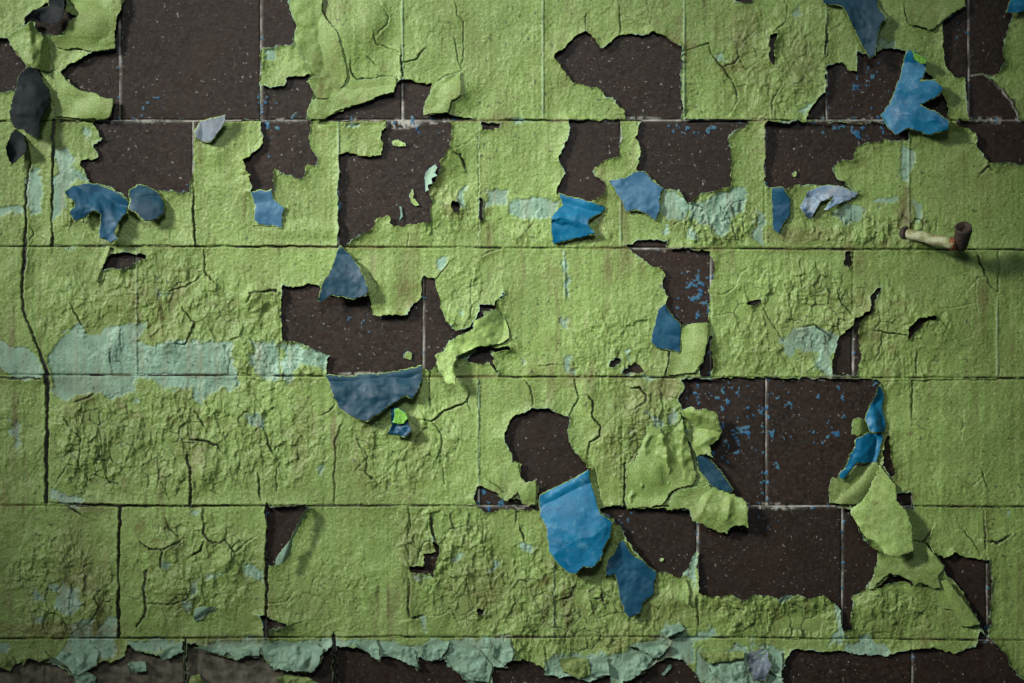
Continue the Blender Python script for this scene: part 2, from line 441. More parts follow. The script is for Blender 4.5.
n_bold = N(40, 2, 6)
CR = np.zeros(GX.shape); CRB = np.zeros(GX.shape); CRL = np.zeros(GX.shape)     # groove, bare bottom of a crack, raised lip
for k, (w, p) in enumerate(CRACKS):
    s = window(p, 16)
    X, Y = (GX[s] * .4 + wx[s] * .6, GY[s] * .4 + wy[s] * .6)
    d = np.full(X.shape, 1e9); side = np.zeros(X.shape); tt = np.zeros(X.shape)
    L = [0.0]
    for i in range(len(p) - 1): L.append(L[-1] + float(np.hypot(*(p[i + 1] - p[i]))))
    for i in range(len(p) - 1):
        di, t, sd = seg_dist(X, Y, p[i], p[i + 1])
        m = di < d
        d = np.where(m, di, d); side = np.where(m, np.sign(sd), side); tt = np.where(m, (L[i] + t * (L[i + 1] - L[i])) / L[-1], tt)
    prof = 1.0 if w >= 2.6 else (.45 + .55 * np.clip(np.sin(np.pi * np.clip(tt, .02, .98)) * 1.6, 0, 1))
    wl = w * prof * (.25 + 1.0 * n_bold[s]) * (1.0 if w >= 2.6 else .9)
    g = 1 - sstep(wl * .5 - .3, wl * .5 + .6, d)
    amp = np.clip(wl / 1.3, .0, 1.0)
    CR[s] = np.maximum(CR[s], g * np.clip(1.0 + wl * 1.1, 1.0, 4.5))
    CRB[s] = np.maximum(CRB[s], (1 - sstep(wl * .5 - .5, wl * .5 + .45, d)) * amp)
    lift_side = 1 if (k * 7 % 3) else -1
    CRL[s] = np.maximum(CRL[s], np.clip(w, 0, 2.4) * 1.1 * np.exp(-d / 4.5) * (side * lift_side > 0) * (.4 + n_bold[s]))

TE = np.full(GX.shape, 60.0)
twx = GX + 13 * (N(14, 4, 9) - .5) + 4 * (N(4, 2, 12) - .5); twy = GY + 13 * (N(14, 4, 10) - .5) + 4 * (N(4, 2, 13) - .5)
for p in TEAL:
    s = window(p, 20); TE[s] = np.minimum(TE[s], poly_sd(twx[s], twy[s], p))
teal = 1 - sstep(-1.6, 1.2, TE + 7.0 * (N(16, 3, 3) - .5))
RG = np.zeros(GX.shape)
for cx, cy, rx, ry, a in ROUGH:
    q = np.sqrt(((GX - cx) / rx) ** 2 + ((GY - cy) / ry) ** 2)
    RG = np.maximum(RG, a * (1 - sstep(.55, 1.2, q + .5 * (N(30, 2, 8) - .5))))

# the tiles and their joints
vj = np.full(GX.shape, 99.0); hj = np.full(GX.shape, 99.0); tile_id = np.zeros(GX.shape); row_of = np.zeros(GX.shape, int)
jw = (N(30, 3, 2) - .5) * 2.0
for k in range(7):
    yk = course_y(k, GX) + jw * .5
    hj = np.minimum(hj, np.abs(GY - yk)); row_of = np.where(GY >= yk, k + 1, row_of)
for r in range(1, 7):
    m = row_of == r
    for j, x in enumerate(VJ[r]):
        vj = np.where(m, np.minimum(vj, np.abs(GX - x - jw * .5)), vj)
        tile_id = np.where(m & (GX > x), r * 20 + j + 1, tile_id)
for j, x in enumerate(VJ[0]): vj = np.where(row_of < 1, np.minimum(vj, np.abs(GX - x)), vj)
row_of = np.clip(row_of, 1, 6)
jd = np.minimum(vj, hj)
tint = _rng.rand(400); tile_t = tint[tile_id.astype(int)]; tile_h = (tint[tile_id.astype(int) + 150] - .5) * 1.2

# --- wall of dark glazed tiles
mort_n = N(26, 3, 14)
mortar = (1 - sstep(.45, 1.15, jd + 1.1 * (mort_n - .42))) * (.45 + .55 * sstep(.35, .6, N(18, 3, 9)))
cv = P('A3 832 285, 870 282, 925 320, 970 375, 1000 430, 1006 446'); cs = window(cv, 8)
for i in range(len(cv) - 1): mortar[cs] = np.maximum(mortar[cs], .8 * (1 - sstep(.3, 1.5, seg_dist(wx[cs], wy[cs], cv[i], cv[i + 1])[0])))
WH = tile_h * sstep(0, 3, jd) - .9 * (1 - sstep(.6, 2.2, jd)) + .9 * mortar * (N(8, 2, 5)) + .25 * (N(6, 3, 7) - .5)
PLAST = 1 - sstep(-10, 25, np.maximum(np.maximum(640 - GY, GX - 300), -99) + 50 * (N(30, 4, 2) - .5))
WH = WH + PLAST * (2.2 * (N(22, 4, 3) - .5) + 1.0 * (N(6, 2, 8) - .5))
# scraps of blue and of mortar that stayed stuck to the bare tiles
SPECK = [(600,105,24,14,.8),(700,130,40,10,.7),(695,300,20,35,.75),(740,420,50,45,.75),(700,390,25,20,.7),(150,100,15,25,.45),(860,130,40,10,.8),(870,90,30,30,.55),
         (300,118,50,8,.6),(770,490,15,40,.6),(500,500,30,12,.95),(190,190,8,30,.7),(270,120,12,40,.4),(820,410,40,40,.35),(690,590,15,30,.6),(420,125,30,10,.7),(880,385,12,8,.95),(620,515,20,8,.8),(960,10,10,40,.5),
         (360,320,50,20,.22)]
sp = np.zeros(GX.shape)
for cx, cy, rx, ry, a in SPECK:
    sp = np.maximum(sp, a * (1 - sstep(.5, 1.4, np.sqrt(((GX - cx) / rx) ** 2 + ((GY - cy) / ry) ** 2))))
sp = np.maximum(sp, .4 * (1 - sstep(1, 5, jd)))
nb = N(5, 3, 11)
bluescrap = sstep(.75, .80, nb + .16 * sp - .055) * (sp > .2)
pale = .6 * sstep(.905, .935, N(2.6, 2, 15) + .05 * N(60, 2, 1)) + .8 * sstep(.62, .75, N(4, 3, 13)) * (1 - sstep(1.5, 5, hj)) * sstep(.45, .6, N(50, 2, 4))
for cx, cy, rx, ry, a in [(400, 124, 24, 6, .9), (640, 119, 26, 3, .5), (780, 507, 20, 4, .6), (690, 508, 30, 3, .5), (155, 121, 20, 2, .6), (970, 120, 30, 3, .6), (365, 374, 30, 2.5, .7)]:
    q = np.sqrt(((GX - cx) / rx) ** 2 + ((GY - cy) / ry) ** 2); pale = np.maximum(pale, a * (1 - sstep(.5, 1.1, q)) * sstep(.42, .6, N(4, 3, 3)))
WH = WH + .5 * bluescrap + .3 * np.clip(pale, 0, 1)

# --- paint coat
edge = np.clip(BARE, 0, 60)
liftn = N(38, 3, 2)
LIFT = (.7 + 6.5 * np.clip(liftn - .42, 0, 1) * 1.6) * np.exp(-edge / 7.0) + 1.0 * np.exp(-edge / 2.2) * (liftn > .3)
terr = N(26, 4, 5, sy=34) * 9
tf = np.floor(terr); ter = tf + sstep(.40, .62, terr - tf)
terr2 = N(11, 3, 8, sy=15) * 6; tf2 = np.floor(terr2); ter2 = tf2 + sstep(.36, .66, terr2 - tf2)
drip = N(6, 3, 3, sy=160)
rel = RG * (1.15 * (ter - 4.5) + .55 * (ter2 - 3)) + .35 * (1 - RG) * (ter - 4.5) * sstep(.45, .7, N(70, 2, 9))
rel = rel + 1.6 * RG * (1 - np.abs(2 * N(13, 3, 10, sy=22) - 1)) ** 6 + 1.1 * RG * (1 - np.abs(2 * N(20, 2, 1, sy=30) - 1)) ** 9
f1, f2, rid, ox, oy = voro(GX + 7 * (N(12, 3, 4) - .5), GY + 7 * (N(12, 3, 7) - .5), 12, 17, 2)
flk = RG * sstep(.34, .5, N(34, 3, 6) + .12 * RG)
an = rid * 6.28 * 7
scale_h = 1.7 * (rid - .5) + 2.1 * (np.cos(an) * ox + np.sin(an) * oy) + .9 * np.exp(-(f2 - f1) / .10) * (rid > .35)
f1b, f2b, ridb, oxb, oyb = voro(GX + 5 * (N(8, 3, 1) - .5), GY + 5 * (N(8, 3, 3) - .5), 5.5, 8, 6)
rel = rel + .8 * flk * scale_h + .5 * flk * (ridb - .5) + .9 * flk * (ridb > .72) * (np.cos(ridb * 90) * oxb + np.sin(ridb * 90) * oyb)
SCALEGAP = flk * (1 - sstep(.03, .10, f2 - f1)) * sstep(.5, .62, N(28, 2, 11))
swell = 5.0 * (N(75, 3, 12) - .5) + 2.4 * (N(26, 2, 13) - .5)
grain = .6 * (N(2.4, 2, 6) - .5) + .3 * (N(7, 2, 14) - .5) + .7 * (drip - .5)
seam = sstep(.40, .62, N(60, 2, 7)) * 1.0
SEAMS = [(543,0,118,.9),(402.5,0,120,.9),(684.5,0,118,.9),(826.5,0,60,.6),(564.7,250,300,.9),(478.6,380,500,.9),(338.3,122,246,.8),(478.6,122,246,.3),(909,122,246,.7),(554,560,640,.8),(136.5,250,376,.7),(997.5,300,376,.7),(621,200,246,.7)]
ridge = np.zeros(GX.shape)
for x, y0, y1, a in SEAMS:
    ridge = np.maximum(ridge, a * (1 - sstep(.4, 1.7, np.abs(GX - x - jw * .5))) * sstep(y0 - 6, y0 + 6, GY) * (1 - sstep(y1 - 6, y1 + 6, GY)))
ridge = ridge * (.35 + .9 * N(14, 2, 3))
groove = (1 - sstep(.3, 1.6, hj)) * (.5 + 1.1 * N(24, 2, 9)) + .55 * (1 - sstep(.3, 1.8, vj)) * seam * (ridge < .05)
PH = 2.4 + .45 * swell + rel + grain + LIFT + CRL - .9 * teal * (1 - .4 * RG) + 1.3 * ridge
PH = np.maximum(PH, 1.5 + .3 * grain) - groove * 1.2
PH = np.maximum(PH - CR - 1.2 * SCALEGAP, .15 + WH * .1)
# blisters and lifted skirts read off the photograph: centre, radius across and down, height
for cx, cy, rx, ry, a in [(345,35,34,40,7),(372,22,20,30,5),(205,470,14,26,6),(130,295,55,30,3),(955,30,22,34,5),(650,420,26,26,6),(655,470,34,26,5),(800,90,24,26,4),(890,312,30,26,5),(925,335,40,26,5),(612,440,24,50,4),
                          (590,400,16,34,4),(255,300,16,16,6),(385,285,34,40,4),(215,150,26,20,3),(450,155,20,22,5),(700,340,14,26,6),(455,330,24,30,6),(880,600,34,30,6),(690,600,60,12,4),(790,600,60,16,5),(930,120,40,14,4),(90,25,28,26,9),
                          (95,110,22,12,6),(455,95,24,22,6),(205,360,26,26,2.5),(330,230,80,12,2),(180,590,26,26,3.5),(230,560,24,24,3.5),(160,620,22,22,3)]:
    q = np.sqrt(((GX - cx) / rx) ** 2 + ((GY - cy) / ry) ** 2)
    PH = PH + a * (1 - sstep(0, 1.15, q))
stain = np.clip(.9 * sstep(.5, .85, N(7, 4, 4, sy=55)) * sstep(.42, .75, N(60, 3, 5)) + .9 * (1 - sstep(0, 4, hj)) * sstep(.5, .7, N(45, 2, 8)), 0, 1)
stain = np.maximum(stain, .55 * sstep(.62, .8, N(16, 3, 9)) * RG)
for cx, cy, rx, ry, a in [(15,415,5,28,.9),(905,215,9,34,1),(80,385,60,16,.35),(75,560,30,60,.5),(90,508,30,8,.7),(450,210,10,10,.6),(600,190,8,50,.6),(500,120,16,12,.7),(640,400,24,40,.5),(985,190,10,40,.35),(910,434,6,3,1),(665,388,22,16,.8),(640,388,8,16,.6),(745,40,14,50,.5),(800,60,20,40,.5),(560,60,18,50,.35),(860,320,50,40,.35),(780,330,40,40,.35),(300,440,12,60,.5),(135,320,8,50,.5),(410,560,14,60,.45),(480,590,40,40,.4),(430,170,20,40,.4),(800,235,50,10,.7),(950,200,12,40,.4),(570,380,12,10,.6),(680,610,60,20,.4),(60,630,80,12,.8),(225,640,60,8,.6),(600,640,80,12,.4)]:
    q = np.sqrt(((GX - cx) / rx) ** 2 + ((GY - cy) / ry) ** 2)
    stain = np.maximum(stain, a * (1 - sstep(.3, 1.2, q + .8 * (N(6, 3, 2) - .5))))
chip = sstep(.83, .87, N(3.2, 2, 9) + .08 * (N(50, 2, 3) - .5)) * .7
bare = np.maximum(np.maximum(CRB, .7 * SCALEGAP), np.maximum(chip, sstep(.55, .8, groove * 1.0 * N(13, 2, 5) * 1.3)))
teal = np.maximum(teal, .55 * np.clip(ridge, 0, 1))
teal = np.maximum(teal, .9 * (1 - sstep(.3, 1.1, edge)) * sstep(.48, .6, N(22, 2, 10)))

# ------------------------------------------------------------------ mesh out of a height field
def add_mesh(name, V, Q, attrs, mat, parent=None, smooth=True):
    me = bpy.data.meshes.new(name)
    me.vertices.add(len(V)); me.vertices.foreach_set('co', V.astype(np.float32).ravel())
    me.loops.add(Q.size); me.loops.foreach_set('vertex_index', Q.astype(np.int32).ravel())
    me.polygons.add(len(Q)); me.polygons.foreach_set('loop_start', np.arange(0, Q.size, Q.shape[1], dtype=np.int32))
    me.update(calc_edges=True); me.validate()
    me.polygons.foreach_set('use_smooth', np.full(len(me.polygons), smooth)); me.update()
    for k, v in attrs.items():
        a = me.attributes.new(k, 'FLOAT', 'POINT'); a.data.foreach_set('value', v.astype(np.float32))
    me.materials.append(mat)
    o = bpy.data.objects.new(name, me); COL.objects.link(o)
    if parent: o.parent = parent
    return o
def to_world(px, py, h):
    k = 1.0 - h / DIST
    return np.stack([(px - 512.0) / 1000.0 * k, -h / 1000.0, ZC + (341.5 - py) / 1000.0 * k], -1)

def sheet(name, X, Y, H, SD, cells, attrs, mat, thick, parent=None, back=None, max_sk=None, flip=False):
    """X, Y, H, SD: grids; faces kept where cells is true and SD > 0; the outline is pulled onto SD = 0; a rim gives it its thickness"""
    Xm, Ym = X.copy(), Y.copy()
    if SD is not None:
        gy, gx = np.gradient(SD, Y[1, 0] - Y[0, 0], X[0, 1] - X[0, 0]); gl = np.sqrt(gx * gx + gy * gy) + 1e-6
        step = np.where(SD < 0, np.minimum(-SD, 1.2), 0)
        Xm = Xm + gx / gl * step; Ym = Ym + gy / gl * step
        ins = SD > 0
        cells = cells & (ins[:-1, :-1] | ins[:-1, 1:] | ins[1:, :-1] | ins[1:, 1:])
    W = X.shape[1]
    iy, ix = np.nonzero(cells)
    a = iy * W + ix
    Q = np.stack([a, a + W, a + W + 1, a + 1], 1)
    used, inv = np.unique(Q, return_inverse=True); Q = inv.reshape(-1, 4)
    px, py, h = Xm.ravel()[used], Ym.ravel()[used], H.ravel()[used]
    A = {k: v.ravel()[used] for k, v in attrs.items()}
    E = np.concatenate([Q[:, [0, 1]], Q[:, [1, 2]], Q[:, [2, 3]], Q[:, [3, 0]]])
    key = np.minimum(E[:, 0], E[:, 1]) * np.int64(len(used)) + np.maximum(E[:, 0], E[:, 1])
    _, first, cnt = np.unique(key, return_index=True, return_counts=True)
    B = E[first[cnt == 1]]
    bv, binv = np.unique(B, return_inverse=True); binv = binv.reshape(-1, 2)
    n = len(used)
    V = to_world(px, py, h)
    if back is None:
        V2 = to_world(px[bv], py[bv], h[bv] - thick)
        S = np.stack([B[:, 1], B[:, 0], n + binv[:, 0], n + binv[:, 1]], 1)
        V = np.concatenate([V, V2]); Qa = np.concatenate([Q, S]); A = {k: np.concatenate([v, v[bv]]) for k, v in A.items()}
    else:
        V2 = to_world(px, py, h - thick)
        S = np.stack([B[:, 1], B[:, 0], n + B[:, 0], n + B[:, 1]], 1)
        V = np.concatenate([V, V2]); Qa = np.concatenate([Q, Q[:, ::-1] + n, S]); A = {k: np.concatenate([v, v]) for k, v in A.items()}
    return add_mesh(name, V, Qa, A, mat, parent)
# ------------------------------------------------------------------ materials
def srgb(r, g, b):
    f = lambda c: ((c / 255. + .055) / 1.055) ** 2.4 if c > 10 else c / 255. / 12.92
    return (f(r), f(g), f(b), 1)
class NT:
    def __init__(s, name):
        s.m = bpy.data.materials.new(name); s.m.use_nodes = True; s.t = s.m.node_tree; s.b = s.t.nodes['Principled BSDF']
        s.co = s.n('ShaderNodeTexCoord').outputs['Object']
    def n(s, k, **kw):
        x = s.t.nodes.new(k)
        for a, v in kw.items(): setattr(x, a, v)
        return x
    def set(s, sock, v):
        if hasattr(v, 'is_linked') or isinstance(v, bpy.types.NodeSocket): s.t.links.new(v, sock)
        else: sock.default_value = v
    def noise(s, scale, detail=4, rough=.55, stretch=None):
        v = s.co
        if stretch:
            mp = s.n('ShaderNodeMapping'); s.set(mp.inputs['Vector'], v); mp.inputs['Scale'].default_value = stretch; v = mp.outputs[0]
        x = s.n('ShaderNodeTexNoise'); s.set(x.inputs['Vector'], v); x.inputs['Scale'].default_value = scale
        x.inputs['Detail'].default_value = detail; x.inputs['Roughness'].default_value = rough
        return x.outputs['Fac']
    def ramp(s, f, a, b, lo=0., hi=1.):
        x = s.n('ShaderNodeMapRange'); s.set(x.inputs['Value'], f); x.inputs['From Min'].default_value = a; x.inputs['From Max'].default_value = b
        x.inputs['To Min'].default_value = lo; x.inputs['To Max'].default_value = hi; return x.outputs[0]
    def mix(s, f, a, b):
        x = s.n('ShaderNodeMix', data_type='RGBA'); s.set(x.inputs[0], f); s.set(x.inputs[6], a); s.set(x.inputs[7], b); return x.outputs[2]
    def attr(s, k): return s.n('ShaderNodeAttribute', attribute_name=k).outputs['Fac']
    def mul(s, a, b):
        x = s.n('ShaderNodeMath', operation='MULTIPLY'); s.set(x.inputs[0], a); s.set(x.inputs[1], b); return x.outputs[0]
    def bump(s, f, dist, strength=1.0):
        x = s.n('ShaderNodeBump'); s.set(x.inputs['Height'], f); x.inputs['Distance'].default_value = dist; x.inputs['Strength'].default_value = strength
        s.set(s.b.inputs['Normal'], x.outputs[0])
    def fin(s, col, rough, spec=.5):
        s.set(s.b.inputs['Base Color'], col); s.set(s.b.inputs['Roughness'], rough); s.b.inputs['Specular IOR Level'].default_value = spec
        return s.m

def green_paint(name, wear=True, c1=(118, 144, 73), c2=(98, 121, 57), c3=(140, 164, 97), rough=.5):
    t = NT(name)
    col = t.mix(t.ramp(t.noise(9, 5), .35, .65), srgb(*c1), srgb(*c2))
    col = t.mix(t.mul(t.ramp(t.noise(38, 6, .65), .52, .74), .6), col, srgb(*c3))
    col = t.mix(t.mul(t.ramp(t.noise(120, 4, .7), .5, .75), .55), col, srgb(100, 116, 56))
    col = t.mix(t.mul(t.ramp(t.noise(13, 6, .62, (2, 1, .5)), .5, .7), .6), col, srgb(98, 106, 50))
    g = t.noise(640, 3, .6); col = t.mix(t.ramp(g, .45, .3, 0, .75), col, srgb(74, 92, 40)); col = t.mix(t.ramp(g, .56, .7, 0, .55), col, srgb(168, 186, 122)); col = t.mix(t.mul(t.ramp(t.noise(7, 5, .6), .5, .62), t.ramp(t.noise(70, 5, .7), .5, .66)), col, srgb(98, 104, 50))
    if wear:
        tc = t.mix(t.ramp(t.noise(45, 5, .6), .4, .68), srgb(124, 156, 132), srgb(92, 122, 100))
        tc = t.mix(t.mul(t.ramp(t.noise(30, 4, .6, (4, 1, .3)), .5, .72), .55), tc, srgb(136, 134, 108))
        col = t.mix(t.attr('teal'), col, tc)
        col = t.mix(t.mul(t.attr('stain'), .7), col, srgb(92, 82, 48))
        col = t.mix(t.attr('bare'), col, srgb(30, 28, 24))
    t.bump(t.noise(420, 4, .7), .0011, .55)
    return t.fin(col, t.ramp(t.noise(30, 3), .3, .7, rough - .06, rough + .1), .45)
def tile_glaze():
    t = NT('brown_glazed_tile')
    n = t.noise(230, 5, .7)
    col = t.mix(t.ramp(n, .4, .66), srgb(20, 15, 11), srgb(50, 38, 29))
    col = t.mix(t.mul(t.ramp(t.noise(14, 4), .45, .7), .5), col, srgb(50, 33, 25))
    col = t.mix(t.mul(t.ramp(t.noise(150, 5, .7), .52, .72), .7), col, srgb(50, 52, 44))
    col = t.mix(t.mul(t.attr('tint'), .5), col, srgb(34, 27, 22))
    col = t.mix(t.ramp(t.noise(620, 2, .5), .69, .74), col, srgb(116, 112, 106))
    mc = t.mix(t.ramp(t.noise(50, 4), .4, .6), srgb(176, 174, 164), srgb(96, 100, 86))
    col = t.mix(t.mul(t.attr('mortar'), .9), col, mc)
    col = t.mix(t.attr('scrap'), col, t.mix(t.ramp(t.noise(70), .4, .6), srgb(32, 82, 118), srgb(58, 100, 116)))
    col = t.mix(t.attr('pale'), col, srgb(150, 150, 140))
    col = t.mix(t.attr('plaster'), col, t.mix(t.ramp(t.noise(60, 6, .7), .38, .64), srgb(60, 56, 46), srgb(104, 100, 84)))
    t.bump(n, .0008, .5)
    return t.fin(col, t.ramp(t.noise(60, 4), .3, .7, .36, .58), .24)
def under_paint(name, a, b, dirt, rough=.36, dirtamt=.5):
    t = NT(name)
    col = t.mix(t.ramp(t.noise(40, 5, .65), .35, .68), srgb(*a), srgb(*b))
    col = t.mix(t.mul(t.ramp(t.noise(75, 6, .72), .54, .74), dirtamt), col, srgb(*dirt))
    col = t.mix(t.mul(t.ramp(t.noise(260, 5, .75), .55, .75), .5), col, srgb(*[int(c * .55) for c in a]))
    t.bump(t.noise(150, 5, .65), .0012, .5)
    return t.fin(col, t.ramp(t.noise(45, 3), .3, .7, rough - .08, rough + .12), .22 if a[0] < 10 and a[2] < 40 else .3)
M_GREEN = green_paint('flaking_green_paint')
M_FLAKE = green_paint('green_paint_flake', False)
M_PALE = green_paint('pale_green_paint_flake', False, (152, 181, 102), (134, 163, 86), (174, 199, 136))
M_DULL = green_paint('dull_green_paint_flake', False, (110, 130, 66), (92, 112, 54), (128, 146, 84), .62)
M_TILE = tile_glaze()
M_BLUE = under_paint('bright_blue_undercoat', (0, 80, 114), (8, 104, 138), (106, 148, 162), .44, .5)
M_MID = under_paint('mid_blue_undercoat', (8, 56, 80), (20, 74, 98), (58, 94, 92), .52, .6)
M_DEEP = under_paint('deep_blue_undercoat', (10, 46, 62), (22, 62, 78), (72, 88, 90), .52, .5)
M_GREY = under_paint('grey_blue_undercoat', (84, 96, 106), (104, 114, 120), (132, 134, 132), .55, .4)
M_NAVY = under_paint('navy_black_undercoat', (8, 16, 18), (14, 25, 28), (34, 42, 42), .72, .3)
M_TEAL = under_paint('pale_teal_undercoat', (126, 156, 134), (96, 124, 102), (98, 102, 66), .58, .75)
M_DUST = under_paint('dusty_blue_undercoat', (44, 84, 112), (68, 108, 132), (108, 128, 130), .5, .45)
M_CHALK = under_paint('chalky_blue_undercoat', (62, 104, 140), (150, 160, 164), (176, 180, 178), .5, .6)
M_LIME = under_paint('lime_green_underside', (92, 150, 44), (108, 160, 60), (130, 150, 90), .5, .4)

# ------------------------------------------------------------------ the wall and its coat
def prop(o, label, cat, group=None):
    o['label'] = label; o['category'] = cat
    if group: o['group'] = group
    return o
cells_all = np.ones((GX.shape[0] - 1, GX.shape[1] - 1), bool)
WALL = sheet('wall_back', GX, GY, WH, None, cells_all, {'mortar': mortar, 'scrap': np.clip(bluescrap, 0, 1), 'pale': np.clip(pale, 0, 1), 'tint': tile_t, 'plaster': PLAST}, M_TILE, 60.0)
sv, sf = [], []
for x0, x1, y0, y1 in [(-1700, X0, -700, 1500), (X1, 2700, -700, 1500), (X0, X1, -700, Y0), (X0, X1, Y1, 1500)]:
    n0 = len(sv); sv += [place(x, y, 0) if 0 else ((x - 512) / 1000., dy_, ZC + (341.5 - y) / 1000.) for dy_ in (-.002, .06) for x, y in ((x0, y1), (x1, y1), (x1, y0), (x0, y0))]
    sf += [(n0, n0 + 1, n0 + 2, n0 + 3), (n0 + 7, n0 + 6, n0 + 5, n0 + 4)] + [(n0 + a, n0 + a + 4, n0 + (a + 1) % 4 + 4, n0 + (a + 1) % 4) for a in range(4)]
sme = bpy.data.meshes.new('wall_rear'); sme.from_pydata(sv, [], sf); sme.materials.append(M_GREEN); sme.update()
SUR = bpy.data.objects.new('wall_rear', sme); COL.objects.link(SUR); SUR['kind'] = 'structure'; SUR['label'] = 'green painted wall continuing beyond the peeling stretch'; SUR['category'] = 'wall'
WALL['kind'] = 'structure'; WALL['label'] = 'wall of dark brown glazed tiles with pale mortar joints'; WALL['category'] = 'wall'

CUTS = {1: [], 2: [lambda y: np.interp(y, [121, 247], [28, 25]), ], 3: [lambda y: np.interp(y, [247, 290, 310, 340, 376], [25, 22, 25, 35, 48])], 4: [lambda y: y * 0 + 48.0],
        5: [lambda y: y * 0 + 119.3, lambda y: y * 0 + 266.2], 6: [lambda y: y * 0 + 185.2, lambda y: y * 0 + 333.2]}
COAT = {
 (1, 0): 'green paint coat on the top tile course, with the large bare tile upper left',
 (2, 0): 'narrow green paint strip left of the long crack, beside the second tile course',
 (2, 1): 'green paint coat on the second tile course down, just above the rusty pipe stub',
 (3, 0): 'narrow green paint strip left of the long crack, beside the third tile course',
 (3, 1): 'green paint coat on the third tile course, below the rusty pipe stub',
 (4, 0): 'small green painted square at left edge, bordered by the thick dark gap',
 (4, 1): 'green paint coat on the fourth tile course, holding the rounded bare hole',
 (5, 0): 'green paint patch in the fifth course at left edge, teal wear along its foot',
 (5, 1): 'cracked green paint square between two dark joints, second patch of the fifth course',
 (5, 2): 'long green paint coat on the fifth tile course, right of the folded triangle',
 (6, 0): 'weathered teal and green paint remnant along the wall foot, at the left end',
 (6, 1): 'short teal paint fringe at the wall foot, between the two dark lower joints',
 (6, 2): 'long ragged teal paint fringe along the wall foot, running to the right',
}
CXc = (GX[:-1, :-1] + STEP / 2); CYc = (GY[:-1, :-1] + STEP / 2); ROWc = row_of[:-1, :-1]
for r in range(1, 7):
    seg = np.zeros(CXc.shape, int)
    for f in CUTS[r]: seg += CXc > f(CYc)
    for k in range(len(CUTS[r]) + 1):
        o = sheet('paint_coat', GX, GY, PH, BARE, (ROWc == r) & (seg == k), {'teal': teal, 'stain': stain, 'bare': np.clip(bare, 0, 1)}, M_GREEN, 1.1)
        prop(o, COAT[(r, k)], 'paint')
